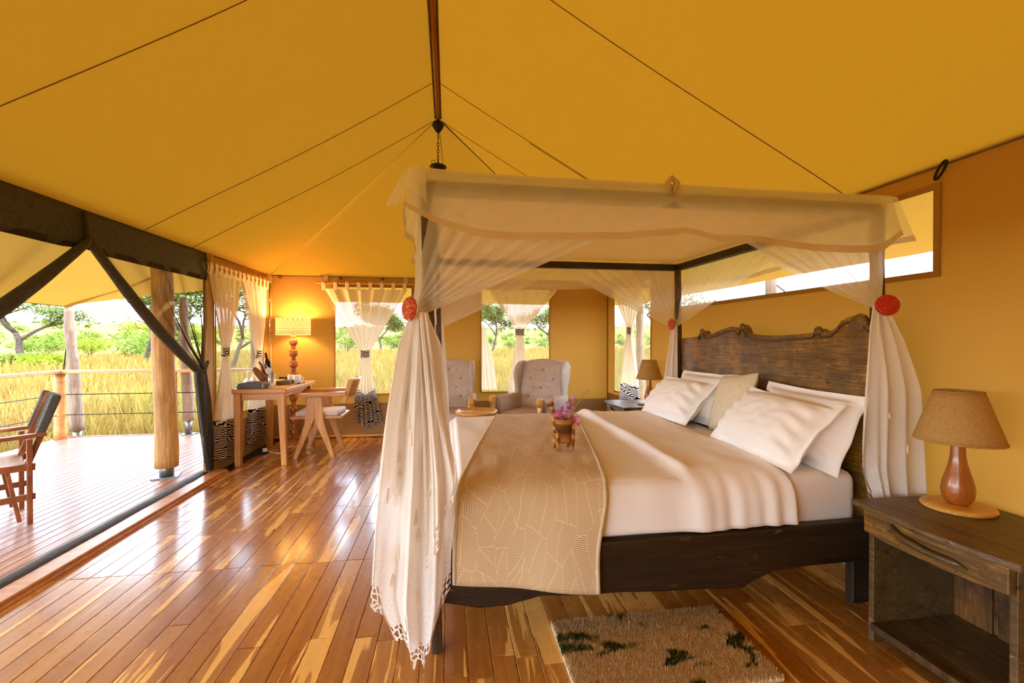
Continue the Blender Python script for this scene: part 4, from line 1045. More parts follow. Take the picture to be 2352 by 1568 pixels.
# ================================================================ curtains
def curtain(label, O, t, n, left, right, ztop, zzeb, zb, tie, tabs, rodz, nf=6, zebra_part=True, tw=0.055):
    """tie = (s, z): where the zebra band gathers the cloth"""
    o = thing('tab_top_curtain', label, 'curtain', Vector(O)+Vector(t)*tie[0]+Vector((0, 0, ztop)), group='cream tab-top curtains with zebra hems')
    vt = (ztop-tie[1])/(ztop-0.15)
    amp = [(0, 0.012), (vt*0.6, 0.02), (vt, 0.012), (min(0.98, vt+0.2), 0.024), (1, 0.026)]
    zbf = zb if callable(zb) else (lambda u: zb)
    fn = sheet_fn(O, t, n, left, right, ztop, zbf, nf, amp, ph=tie[0]*3)
    vz = (ztop-zzeb)/(ztop-zbf(0.5)) if zebra_part else 1.0
    MB().grid(lambda u, v: fn(u, v*vz), 64, 40).build('cloth', M['curtain'], o, world=True, sm=True)
    if zebra_part: MB().grid(lambda u, v: fn(u, lerp(vz, 1, v)), 64, 12).build('zebra_hem', M['zebra'], o, world=True, sm=True)
    c = Vector(O)+Vector(t)*tie[0]; tv, nv_ = Vector(t), Vector(n)
    b = MB()
    b.grid(lambda u, v: (c+tv*(tw*(1+0.12*(2*v-1)**2)*math.cos(2*PI*u))+nv_*(0.034*math.sin(2*PI*u)))+Vector((0, 0, tie[1]+lerp(-0.045, 0.045, v))), 24, 6, close_u=True)
    b.build('zebra_tieback', M['zebra'], o, world=True, sm=True)
    for k in range(tabs):
        u = (k+0.25)/(tabs-0.5); p = fn(u, 0)
        cc = Vector(O)+tv*((p-Vector(O)).dot(tv))
        path = []
        for q in range(11):
            a = lerp(-0.1*PI, 1.1*PI, q/10); path.append((cc+nv_*(0.02*math.cos(a)), rodz+0.02*math.sin(a)))
        path = [(cc+nv_*0.012, ztop-0.02)]+path+[(cc-nv_*0.012, ztop-0.02)]
        b = MB()
        vs = []; 
        for pp, z in path:
            for sgn in (-1, 1): vs.append((pp.x+tv.x*0.022*sgn, pp.y+tv.y*0.022*sgn, z))
        b._add(vs, [(2*i, 2*i+1, 2*i+3, 2*i+2) for i in range(len(path)-1)])
        b.build('tab', M['curtain'], o, world=True, sm=True)
    return o
def rod(label, a, b, hooks):
    o = thing('curtain_rod', label, 'curtain rod', a, group='pale stick curtain rods')
    A, B = Vector(a), Vector(b); pts = [A.lerp(B, k/10)+Vector((0, 0, 0.004*nz(k*0.7, a[0]))) for k in range(11)]
    MB().tube(pts, 0.013, 8).build('stick', M['olive'], o, world=True, sm=True)
    for h in hooks:
        p = A.lerp(B, h[0]); MB().bar(p+Vector((0, 0, 0.0)), p+Vector(h[1]), 0.045, 0.01).build('strap', M['tape'], o, world=True)
CX = XL+0.05
rod('stick curtain rod above the side window', (CX, 4.60, 2.085), (CX, 6.12, 2.085), [(0.03, (0, 0, 0.10)), (0.97, (0, 0, 0.09))])
curtain('cream tab-top curtain nearest the dark screen, left of the desk', (CX, 0, 0), Y_, X_, [(0.1, 4.70), (0.55, 4.72), (1.15, 4.89), (1.28, 4.87), (2.0, 4.62)], [(0.1, 5.22), (0.55, 5.16), (1.15, 5.0), (1.28, 5.03), (1.6, 5.17), (2.0, 5.26)], 2.0, 0.50, lambda u: 0.13-0.06*u, (4.945, 1.21), 7, 2.085, 5)
curtain('cream tab-top curtain behind the desk bottle, in the tent corner', (CX, 0, 0), Y_, X_, [(0.1, 5.45), (0.55, 5.52), (1.12, 5.69), (1.25, 5.66), (2.0, 5.30)], [(0.1, 5.98), (0.55, 5.92), (1.12, 5.80), (1.25, 5.86), (1.6, 5.96), (2.0, 6.02)], 2.0, 0.50, lambda u: 0.12-0.03*u, (5.745, 1.16), 7, 2.085, 5)
rod('stick curtain rod above the window behind the wooden chair', (-1.76, YB-0.06, 2.095), (-0.45, YB-0.06, 2.10), [(0.1, (0, 0.0, 0.09)), (0.9, (0, 0.0, 0.09))])
curtain('cream tab-top curtain gathered behind the wooden chair', (0, YB-0.06, 0), X_, (0, -1, 0), [(0.1, -1.28), (0.6, -1.26), (1.05, -1.185), (1.2, -1.21), (2.02, -1.70)], [(0.1, -0.86), (0.6, -0.98), (1.05, -1.06), (1.2, -1.04), (2.02, -0.56)], 2.02, 0.58, lambda u: pw([(0, 0.24), (0.4, 0.14), (0.5, 0.11), (0.62, 0.15), (1, 0.22)], u), (-1.125, 1.14), 8, 2.097, 6)
rod('stick curtain rod above the window between the armchairs', (0.50, YB-0.06, 2.10), (1.60, YB-0.06, 2.11), [(0.15, (0, 0.0, 0.08)), (0.85, (0, 0.0, 0.08))])
curtain('cream tab-top curtain behind the right-hand armchair', (0, YB-0.06, 0), X_, (0, -1, 0), [(0.3, 0.82), (0.6, 0.84), (1.36, 0.955), (1.5, 0.94), (2.04, 0.56)], [(0.3, 1.20), (0.6, 1.16), (1.36, 1.065), (1.5, 1.09), (2.04, 1.56)], 2.04, 0.55, 0.30, (1.01, 1.44), 7, 2.105, 6, tw=0.06)
rod('stick curtain rod above the window by the far nightstand', (XR-0.06, 4.80, 2.10), (XR-0.06, 6.05, 2.10), [(0.1, (0.0, 0, 0.08)), (0.9, (0.0, 0, 0.08))])
curtain('cream tab-top curtain hanging over the far nightstand', (XR-0.06, 0, 0), Y_, (-1, 0, 0), [(0.5, 5.04), (0.75, 5.08), (1.38, 5.23), (1.5, 5.22), (2.04, 4.86)], [(0.5, 5.62), (0.75, 5.55), (1.38, 5.37), (1.5, 5.39), (2.04, 5.88)], 2.04, 0.76, 0.53, (5.30, 1.45), 7, 2.10, 6)
# white cloth hanging outside the middle window
fnw = sheet_fn((0, YB+0.16, 0), X_, (0, -1, 0), [(0.5, 0.44), (1.0, 0.42), (1.5, 0.47)], [(0.5, 0.72), (1.0, 0.66), (1.5, 0.53)], 1.55, 0.60, 4, [(0, 0.008), (1, 0.02)], 0.7)
MB().grid(fnw, 40, 24).build('white_cloth', M['curtain'], sm=True, label='white pleated cloth hanging outside behind the left armchair', cat='cloth')

# ================================================================ insect screen of the open side
sc = thing('insect_screen_door', 'dark insect screen rolled and tied back beside the open veranda', 'screen door', (XL, 3.2, 0.0))
vb = MB()
vb.grid(lambda u, v: (XL+0.02+0.012*math.sin(v*PI)+0.006*nz(u*20, v), lerp(YF, 4.64, u), lerp(ZE-0.005, 1.915+0.012*nz(u*9, 3)+0.02*math.exp(-((lerp(YF, 4.64, u)-3.2)/0.1)**2), v)), 90, 8)
vb.build('valance', M['screen_dark'], sc, world=True, sm=True, solid=0.006)  # dark strip standing in for the shaded eave seen through the mesh
MB().tube([(XL+0.04, 3.18, ZE-0.02), (XL+0.05, 3.19, 2.06), (XL+0.05, 3.20, 1.98)], [0.012, 0.014, 0.02], 8).build('hanging_strap', M['screen_dark'], sc, world=True, sm=True)
def roll(sgn, r=0.034):
    y0, y1 = 3.20, 3.20+sgn*1.22
    pts = []; rr = []
    for k in range(21):
        f = k/20; p = Vector((XL+0.05, lerp(y0, y1, f), lerp(1.985, 1.06, f)-0.05*math.sin(PI*f)))
        pts.append(p); rr.append(r*(0.45+0.75*math.sin(PI*min(1, 0.12+f*0.62)))*(1+0.08*nz(f*9, sgn)))
    MB().tube(pts, rr, 10).build('rolled_edge', M['screen_dark'], sc, world=True, sm=True)
    ye = y1+sgn*0.2
    def gz_(u, v):
        T = Vector((XL+0.03, lerp(y0+sgn*0.04, ye, u), 1.955)); E = Vector((XL+0.05, y1+sgn*0.04+sgn*0.06*u, 1.06+0.03*u))
        C = T.lerp(E, 0.5)+Vector((0, sgn*(-0.16+0.26*u), -0.04*(1-u)))
        p = T*(1-v)**2+C*2*v*(1-v)+E*v*v
        p.x += 0.03*math.sin(2*PI*5*u+2*nz(u*3, v*2))*(0.3+0.7*v*(1.2-v))
        return p
    MB().grid(gz_, 70, 30).build('sheer_panel', M['screen'], sc, world=True, sm=True)
    for q, w in ((0.42, 0.012), (0.62, 0.009), (0.82, 0.012)):
        MB().tube([gz_(q, 0.25+0.75*k/12)+Vector((0.01, 0, 0)) for k in range(13)], [w*(0.12+1.2*(k/12)**1.5) for k in range(13)], 6).build('gathered_fold', M['screen_dark'], sc, world=True, sm=True)
    # bundle below the tie
    l, rg = (y1-0.05, y1+sgn*0.16)
    fb = sheet_fn((XL+0.05, 0, 0), Y_, X_, [(0.02, y1+sgn*0.20), (0.2, y1+sgn*0.12), (0.55, y1+sgn*0.03), (1.0, y1-sgn*0.05), (1.08, y1+sgn*0.0)], [(0.02, y1+sgn*0.235), (0.3, y1+sgn*0.25), (0.6, y1+sgn*0.22), (1.0, y1+sgn*0.16), (1.08, y1+sgn*0.12)], 1.08, lambda u: 0.06, 2.6, [(0, 0.015), (0.3, 0.03), (1, 0.02)], 0.6)
    MB().grid(fb, 40, 30).build('hanging_bundle', M['screen_bundle2'], sc, world=True, sm=True)
    MB().tube([(XL+0.055, lerp(y1+sgn*0.02, y1+sgn*0.12, k/14), lerp(1.05, 0.42, k/14)) for k in range(15)], [0.045*(1-0.5*abs(k/14-0.2)) for k in range(15)], 10).build('bundle_core', M['screen_dark'], sc, world=True, sm=True)
    MB().tube([(XL+0.055, y1-sgn*0.03, 1.045), (XL+0.095, y1+sgn*0.04, 1.04), (XL+0.06, y1+sgn*0.12, 1.07), (XL+0.03, y1+sgn*0.22, 1.12)], 0.018, 8).build('tie_strap', M['screen_dark'], sc, world=True, sm=True)
M['screen_bundle2'] = net('screen_bundle_sheer', S(56, 52, 44), 0.66, 0.3)
roll(1); roll(-1)
zr = MB(); 
def zipf(u, v):
    y = lerp(4.68, YF, u); a = 2*PI*v
    return (XL-0.015+0.06*math.cos(a)+0.012*nz(y*2.0, 1), y, 0.022+0.03*math.sin(a)+0.004*nz(y*9, 5))
zr.grid(lambda u, v: zipf(v, u), 12, 110, close_u=True); zr.build('bottom_roll', M['screen_dark'], sc, world=True, sm=True)
MB().box((XL+0.01, 4.66, 0.06), (0.05, 0.03, 0.05)).build('zip_pull', M['metal'], sc, world=True, bevel=0.006)

# ================================================================ desk and chair
dk = thing('desk', 'light teak writing desk standing against the side window', 'desk', (-1.96, 5.36, 0))
DT = 0.82
MB().prism([(-2.24, 4.905), (-1.70, 4.90), (-1.675, 5.83), (-2.24, 5.83)], 'Z', DT-0.05, DT).build('desk_top', M['teak'], dk, world=True, bevel=0.008)
for (x, y, dx, dy) in ((-2.19, 4.95, 0.0, 0.0), (-1.765, 4.95, 0.035, -0.005), (-2.19, 5.76, 0.0, 0), (-1.74, 5.77, 0.03, 0.02)):
    b = MB(); w0, w1 = 0.036, 0.028
    vs = [(x+i*w0, y+j*w0, DT-0.05) for i, j in ((-1, -1), (1, -1), (1, 1), (-1, 1))]+[(x+dx+i*w1, y+dy+j*w1, 0) for i, j in ((-1, -1), (1, -1), (1, 1), (-1, 1))]
    b._add(vs, [(0, 1, 2, 3), (7, 6, 5, 4)]+[(i, 4+i, 4+(i+1) % 4, (i+1) % 4) for i in range(4)]); b.build('leg', M['teak_v'], dk, world=True, bevel=0.004)
MB().box((-1.97, 4.945, DT-0.085), (0.36, 0.025, 0.07)).build('apron', M['teak'], dk, world=True)
MB().box((-1.97, 5.77, DT-0.085), (0.36, 0.025, 0.07)).build('apron', M['teak'], dk, world=True)
MB().box((-1.755, 5.36, DT-0.085), (0.025, 0.76, 0.07)).build('apron', M['teak_v'], dk, world=True)
MB().box((-2.20, 5.36, DT-0.085), (0.025, 0.76, 0.07)).build('apron', M['teak_v'], dk, world=True)

ch = thing('desk_chair', 'blond wood armchair with inverted V legs pushed up to the desk', 'chair', (-1.48, 5.41, 0))
aout = [(-1.725, 0.0), (-1.675, 0.0), (-1.505, 0.43), (-1.495, 0.43), (-1.325, 0.0), (-1.275, 0.0), (-1.43, 0.69), (-1.57, 0.69)]
def aleg(y): 
    MB().prism([(-1.725, 0.0), (-1.68, 0.0), (-1.50, 0.44), (-1.50, 0.69), (-1.575, 0.69), (-1.60, 0.40)], 'Y', y-0.016, y+0.016).build('leg', M['teak_v'], ch, world=True, bevel=0.003)
    MB().prism([(-1.32, 0.0), (-1.275, 0.0), (-1.395, 0.40), (-1.425, 0.69), (-1.50, 0.69), (-1.50, 0.44)], 'Y', y-0.016, y+0.016).build('leg', M['teak_v'], ch, world=True, bevel=0.003)
    MB().prism([(-1.755, 0.69), (-1.15, 0.70), (-1.15, 0.745), (-1.76, 0.728)], 'Y', y-0.04, y+0.04).build('armrest', M['teak'], ch, world=True, bevel=0.006)
    MB().bar((-1.185, y, 0.615), (-1.10, y, 0.885), 0.028, 0.05, (1, 0, 0)).build('back_post', M['teak_v'], ch, world=True, bevel=0.004)
aleg(5.185); aleg(5.635)
MB().box((-1.485, 5.41, 0.452), (0.56, 0.42, 0.03)).build('seat_frame', M['teak'], ch, world=True, bevel=0.004)
rbox(MB(), (-1.48, 5.41, 0.492), (0.47, 0.40, 0.055), 0.024).build('seat_cushion', M['seatgrey'], ch, world=True, sm=True)
b = MB(); b.grid(lambda u, v: (-1.172+0.075*v+0.05*math.sin(PI*u)*1.0, lerp(5.20, 5.62, u), lerp(0.68, 0.885, v)), 16, 6)
b.build('back_rail', M['teak'], ch, world=True, sm=True, solid=0.018)
b = MB(); b.grid(lambda u, v: (-1.192+0.075*v+0.05*math.sin(PI*u)-0.02*math.sin(PI*u)**0.5*math.sin(PI*v)**0.5, lerp(5.215, 5.605, u), lerp(0.69, 0.875, v)), 16, 8)
b.build('back_cushion', M['seatgrey'], ch, world=True, sm=True, solid=0.016)

# ---- things on the desk
t = thing('leather_folder', 'grey leather wedge tray lying along the near edge of the desk', 'tray', (-2.06, 5.0, DT))
MB().prism([(-2.215, DT+0.001), (-1.935, DT+0.001), (-1.915, DT+0.05), (-1.96, DT+0.066), (-2.10, DT+0.072), (-2.20, DT+0.05)], 'Y', 4.955, 5.06).build('body', M['leather'], t, world=True, bevel=0.006)
MB().box((-1.952, 4.953, DT+0.03), (0.006, 0.006, 0.05)).build('stitching', M['label'], t, world=True)
t = thing('tumbler', 'upturned clear glass tumbler on the front corner of the desk', 'glass', (-1.90, 5.06, DT))
MB().lathe([(0.040, 0.012), (0.036, 0.012), (0.032, 0.135), (0.034, 0.14), (0.0005, 0.142), (0.0005, 0.15), (0.036, 0.15), (0.038, 0.14), (0.0405, 0.012)], 20, (-1.90, 5.06, DT), caps=False).build('glass', M['glass'], t, world=True, sm=True)
MB().lathe([(0.055, 0.0005), (0.056, 0.006), (0.045, 0.011), (0.0005, 0.011)], 20, (-1.90, 5.06, DT)).build('paper_cap', M['label'], t, world=True, sm=True)
for k, (x, y, lb_) in enumerate(((-2.185, 5.14, 'upturned wine glass at the left edge of the desk'), (-2.17, 5.24, 'upturned wine glass just behind the driftwood holder'))):
    t = thing('wine_glass', lb_, 'glass', (x, y, DT), group='upturned wine glasses')
    MB().lathe([(0.030, 0.001), (0.038, 0.03), (0.036, 0.06), (0.018, 0.09), (0.004, 0.10), (0.0035, 0.165), (0.02, 0.172), (0.034, 0.176), (0.034, 0.178)], 18, (x, y, DT), caps=False).build('bowl', M['glass'], t, world=True, sm=True, solid=0.0015)
t = thing('bottle_holder', 'driftwood bottle holder cradling the wine bottle', 'bottle holder', (-2.06, 5.26, DT))
def limb(p, r, mt='drift', nm='limb'):
    return MB().tube(p, r, 10).build(nm, M[mat_ if False else mt], t, world=True, sm=True)
limb([(-1.98, 5.28, DT+0.015), (-2.02, 5.27, DT+0.04), (-2.08, 5.25, DT+0.10), (-2.13, 5.23, DT+0.17), (-2.155, 5.22, DT+0.20)], [0.035, 0.045, 0.042, 0.034, 0.022])
limb([(-1.95, 5.30, DT+0.012), (-2.03, 5.27, DT+0.02), (-2.10, 5.26, DT+0.03)], [0.012, 0.026, 0.028])
limb([(-2.05, 5.33, DT+0.03), (-2.09, 5.34, DT+0.12), (-2.115, 5.34, DT+0.22), (-2.14, 5.33, DT+0.265)], [0.026, 0.02, 0.016, 0.012])
limb([(-2.03, 5.31, DT+0.02), (-2.01, 5.33, DT+0.11), (-2.015, 5.335, DT+0.17)], [0.022, 0.014, 0.008])
t = thing('wine_bottle', 'dark wine bottle with red cap leaning in the driftwood holder', 'bottle', (-2.045, 5.335, DT+0.01))
bq = Matrix.Translation((-2.02, 5.335, DT+0.055)) @ Matrix.Rotation(-0.16, 4, 'Y')
MB().lathe([(0.0005, 0), (0.032, 0.0), (0.036, 0.006), (0.036, 0.19), (0.030, 0.215), (0.015, 0.245), (0.0135, 0.275)], 20).xf(bq).build('glass_body', M['bottle'], t, world=True, sm=True)
MB().lathe([(0.0142, 0.262), (0.0145, 0.31), (0.013, 0.316), (0.0005, 0.316)], 16).xf(bq).build('foil_cap', M['foil'], t, world=True, sm=True)
b = MB(); b.grid(lambda u, v: (0.0366*math.cos(lerp(-2.3, -0.3, u)), 0.0366*math.sin(lerp(-2.3, -0.3, u)), 0.105+(v-0.5)*0.085*math.sin(PI*(0.12+0.76*u))), 14, 6); b.xf(bq).build('paper_label', M['label'], t, world=True, sm=True)
t = thing('tea_tray', 'small weathered wooden tray of tea sachets on the desk', 'tray', (-1.90, 5.38, DT))
b = MB(); b.box((-1.90, 5.38, DT+0.006), (0.20, 0.16, 0.010))
for dx, dy, sx, sy in ((0, 0.075, 0.20, 0.01), (0, -0.075, 0.20, 0.01), (0.095, 0, 0.01, 0.16), (-0.095, 0, 0.01, 0.16)): b.box((-1.90+dx, 5.38+dy, DT+0.024), (sx, sy, 0.042))
b.build('tray_body', M['tray'], t, world=True, bevel=0.002)
for k in range(5): MB().box((-1.96+0.028*k, 5.37+0.008*(k % 2), DT+0.04+0.003*k), (0.05, 0.07, 0.006), rot3(0.15, 0.25, 0.3*k)).build('sachet', M['sachet'], t, world=True)
MB().box((-1.945, 5.56, DT+0.036), (0.11, 0.07, 0.07)).build('black_box', M['black'], bevel=0.004, label='small black box standing behind the tea tray', cat='box')
t = thing('beaded_mat', 'red and white beaded coaster under the two mugs', 'coaster', (-1.80, 5.46, DT))
MB().lathe([(0.11, 0.0005), (0.112, 0.006), (0.0005, 0.008)], 28, (-1.80, 5.46, DT)).build('weave', M['beads'], t, world=True, sm=True)
for k in range(28):
    a = 2*PI*k/28
    MB().lathe([(0.0005, 0), (0.006, 0.003), (0.008, 0.008), (0.006, 0.013), (0.0005, 0.016)], 6, (-1.80+0.113*math.cos(a), 5.46+0.113*math.sin(a), DT+0.0005)).build('bead', M['white'] if k % 3 else M['beads'], t, world=True, sm=True)
for (x, y, a, lb_) in ((-1.845, 5.48, 2.4, 'upturned white mug on the left of the beaded coaster'), (-1.765, 5.44, -0.15, 'upturned white mug with its handle showing on the beaded coaster')):
    t = thing('mug', lb_, 'mug', (x, y, DT+0.008), group='upturned white mugs')
    MB().lathe([(0.034, 0.001), (0.041, 0.001), (0.040, 0.03), (0.036, 0.088), (0.034, 0.092), (0.0005, 0.092)], 22, (x, y, DT+0.008)).build('cup', M['white'], t, world=True, sm=True)
    MB().tube([(x+math.cos(a)*r, y+math.sin(a)*r, DT+0.008+z) for r, z in ((0.037, 0.075), (0.055, 0.076), (0.070, 0.062), (0.072, 0.045), (0.062, 0.028), (0.040, 0.02))], 0.0055, 8).build('handle', M['white'], t, world=True, sm=True)
# socket and cable under the desk
t = thing('power_socket', 'black floor socket with a white plug and cable under the desk', 'power socket', (-2.17, 5.45, 0))
MB().box((-2.17, 5.45, 0.012), (0.15, 0.08, 0.022), 0.5).build('socket', M['black'], t, world=True, bevel=0.004)
MB().box((-2.135, 5.47, 0.042), (0.045, 0.045, 0.04), 0.5).build('plug', M['white'], t, world=True, bevel=0.006)
MB().tube([(-2.12, 5.47, 0.045), (-2.05, 5.45, 0.012), (-1.98, 5.44, 0.006), (-1.93, 5.47, 0.006), (-1.935, 5.53, 0.006), (-1.99, 5.57, 0.006), (-1.98, 5.66, 0.006), (-1.93, 5.80, 0.006), (-1.95, 5.93, 0.008)], 0.005, 6).build('cable', M['white'], t, world=True, sm=True)
MB().box((-1.985, 5.60, 0.012), (0.06, 0.03, 0.02), 0.9).build('inline_switch', M['black'], t, world=True, bevel=0.004)

# ================================================================ tall bobbin lamp
LX, LY = -1.985, 5.985
fl = thing('floor_lamp', 'tall turned bobbin floor lamp glowing in the corner behind the desk', 'floor lamp', (LX, LY, 0))
MB().lathe([(0.15, 0.0), (0.15, 0.018), (0.13, 0.03), (0.05, 0.036), (0.04, 0.05)], 28, (LX, LY, 0)).build('base', M['mahog'], fl, world=True, sm=True)
z = 0.05
pr = [(0.027, z)]
while z < 1.30:
    pr += [(0.027, z+0.045)]
    for k in range(9):
        a = PI*k/8; pr.append((0.027+0.024*math.sin(a), z+0.05+0.045-0.045*math.cos(a)))
    pr += [(0.027, z+0.145)]; z += 0.145
MB().lathe(pr+[(0.03, z+0.05)], 20, (LX, LY, 0)).build('bobbin_stem', M['mahog'], fl, world=True, sm=True)
b = MB(); b.grid(lambda u, v: (LX+0.205*math.cos(2*PI*u), LY+0.205*math.sin(2*PI*u), 1.395+0.215*v), 48, 4, uvf=lambda u, v: (u, v)); b.build('lamp_shade', M['shade'], fl, world=True, sm=True)
MB().bar((LX-0.2, LY, 1.56), (LX+0.2, LY, 1.56), 0.004, 0.004).build('shade_spider', M['metal'], fl, world=True)
mb_ = Mt('lit_bulb'); M['bulb'] = mb_.end(mb_.n('ShaderNodeEmission', {'Color': S(255, 190, 90), 'Strength': 3.0}).outputs[0])
MB().lathe([(0.012, 0), (0.028, 0.03), (0.032, 0.055), (0.022, 0.08), (0.0005, 0.09)], 14, (LX, LY, 1.42)).build('bulb', M['bulb'], fl, world=True, sm=True)
ld = bpy.data.lights.new('floor_lamp_light', 'POINT'); ld.energy = 20.0; ld.color = (1.0, 0.66, 0.25); ld.shadow_soft_size = 0.05
lo = bpy.data.objects.new('lamp_light', ld); COL.objects.link(lo); lo.parent = fl; lo.location = (0, 0, 1.57)

# ================================================================ armchairs
def armchair(label, loc, rz):
    o = thing('wingback_armchair', label, 'armchair', loc, rz, group='buttoned wingback armchairs')
    # base and seat
    rbox(MB(), (0, -0.03, 0.26), (0.52, 0.66, 0.16), 0.03).build('seat_base', M['arm'], o, sm=True)
    rbox(MB(), (0, -0.09, 0.40), (0.46, 0.62, 0.14), 0.055).build('seat_cushion', M['arm'], o, sm=True)
    # buttoned back: a closed loft, dimpled at each button
    btn = [(-0.15+0.10*c+(0.05 if r % 2 else 0), 0.60+0.115*r) for r in range(4) for c in range(4) if -0.2 < -0.15+0.10*c+(0.05 if r % 2 else 0) < 0.2]
    def yback(z): return 0.20+0.24*(z-0.4)
    def back(u, v):
        z = lerp(0.30, 1.08, v); hw = (0.255+0.06*smooth((z-0.45)/0.4))*math.sqrt(max(0.0, 1-max(0, (z-0.97)/0.112)**2.5))+0.0005
        th = 0.075*math.sqrt(max(0.0, 1-max(0, (z-1.0)/0.0805)**2))+0.004
        a = 2*PI*u; cx, sy = math.cos(a), math.sin(a)
        x = hw*math.copysign(abs(cx)**0.35, cx); y = th*math.copysign(abs(sy)**0.5, sy)
        yy = yback(z)+y
        if sy < 0:
            yy -= 0.018
            for bx_, bz_ in btn: yy += 0.034*math.exp(-((x-bx_)**2+(z-bz_)**2)/0.0012)
        return (x, yy, z)
    MB().grid(back, 72, 56, close_u=True).build('backrest', M['arm'], o, sm=True)
    for bx_, bz_ in btn:
        MB().lathe([(0.013, 0), (0.012, 0.004), (0.007, 0.008), (0.0005, 0.009)], 8).xf(Matrix.Translation((bx_, yback(bz_)-0.072, bz_)) @ Matrix.Rotation(PI/2, 4, 'X')).build('button', M['button'], o, sm=True)
    for s in (-1, 1):
        # wing
        out = [(0.34, 1.06), (0.22, 1.05), (0.13, 1.00), (0.085, 0.92), (0.08, 0.84), (0.11, 0.74), (0.12, 0.66), (0.10, 0.58), (0.30, 0.55)]
        b = MB(); b.prism([(p[0], p[1]) for p in out], 'X', s*0.285-0.028, s*0.285+0.028)
        b.build('wing', M['arm'], o, bevel=0.022, sm=True)
        # padded arm
        pa = [(s*0.235, 0.40), (s*0.235, 0.58), (s*0.245, 0.625), (s*0.275, 0.645), (s*0.31, 0.64), (s*0.335, 0.615), (s*0.335, 0.56), (s*0.32, 0.50), (s*0.32, 0.18), (s*0.245, 0.18)]
        b = MB(); b.prism(pa, 'Y', -0.38, 0.26); b.build('arm', M['arm'], o, bevel=0.012, sm=True)
        MB().tube([(p[0], -0.378, p[1]) for p in pa[:8]], 0.006, 6).build('piping', M['button'], o, sm=True)
        # scrolled wooden arm front
        ou = [(-0.385, 0.10), (-0.385, 0.40), (-0.40, 0.52), (-0.385, 0.60), (-0.39, 0.66), (-0.43, 0.675), (-0.465, 0.66), (-0.48, 0.62), (-0.47, 0.585), (-0.44, 0.575), (-0.445, 0.53), (-0.46, 0.46), (-0.445, 0.36), (-0.43, 0.10)]
        MB().prism(ou, 'X', s*0.287-0.026, s*0.287+0.026).build('arm_front', M['olive'], o, bevel=0.010, sm=False)
        MB().lathe([(0.02, 0), (0.024, 0.09), (0.026, 0.10)], 10, (s*0.282, -0.408, 0)).build('leg', M['olive'], o, sm=True)
        MB().lathe([(0.018, 0), (0.024, 0.19)], 10, (s*0.25, 0.24, 0)).build('leg', M['olive'], o, sm=True)
    o.scale = (1.09, 1.06, 1.0)
    return o
armchair('buttoned mushroom wingback armchair partly hidden behind the lace drape', (-0.02, 5.52, 0), math.radians(-4))
armchair('buttoned mushroom wingback armchair turned in front of the middle window', (1.05, 5.36, 0), math.radians(-38))
# round tray table
st = thing('side_table', 'small round wooden tray table between the two armchairs', 'side table', (0.30, 4.74, 0))
MB().lathe([(0.0005, 0.525), (0.20, 0.525), (0.225, 0.54), (0.228, 0.568), (0.215, 0.57), (0.205, 0.552), (0.0005, 0.55)], 36, (0.30, 4.74, 0)).build('tray_top', M['olive'], st, world=True, sm=True)
for k in range(4):
    a = k*PI/2+0.5; MB().tube([(0.30+0.09*math.cos(a), 4.74+0.09*math.sin(a), 0.525), (0.30+0.16*math.cos(a), 4.74+0.16*math.sin(a), 0.0)], [0.024, 0.016], 10).build('leg', M['olive'], st, world=True, sm=True)

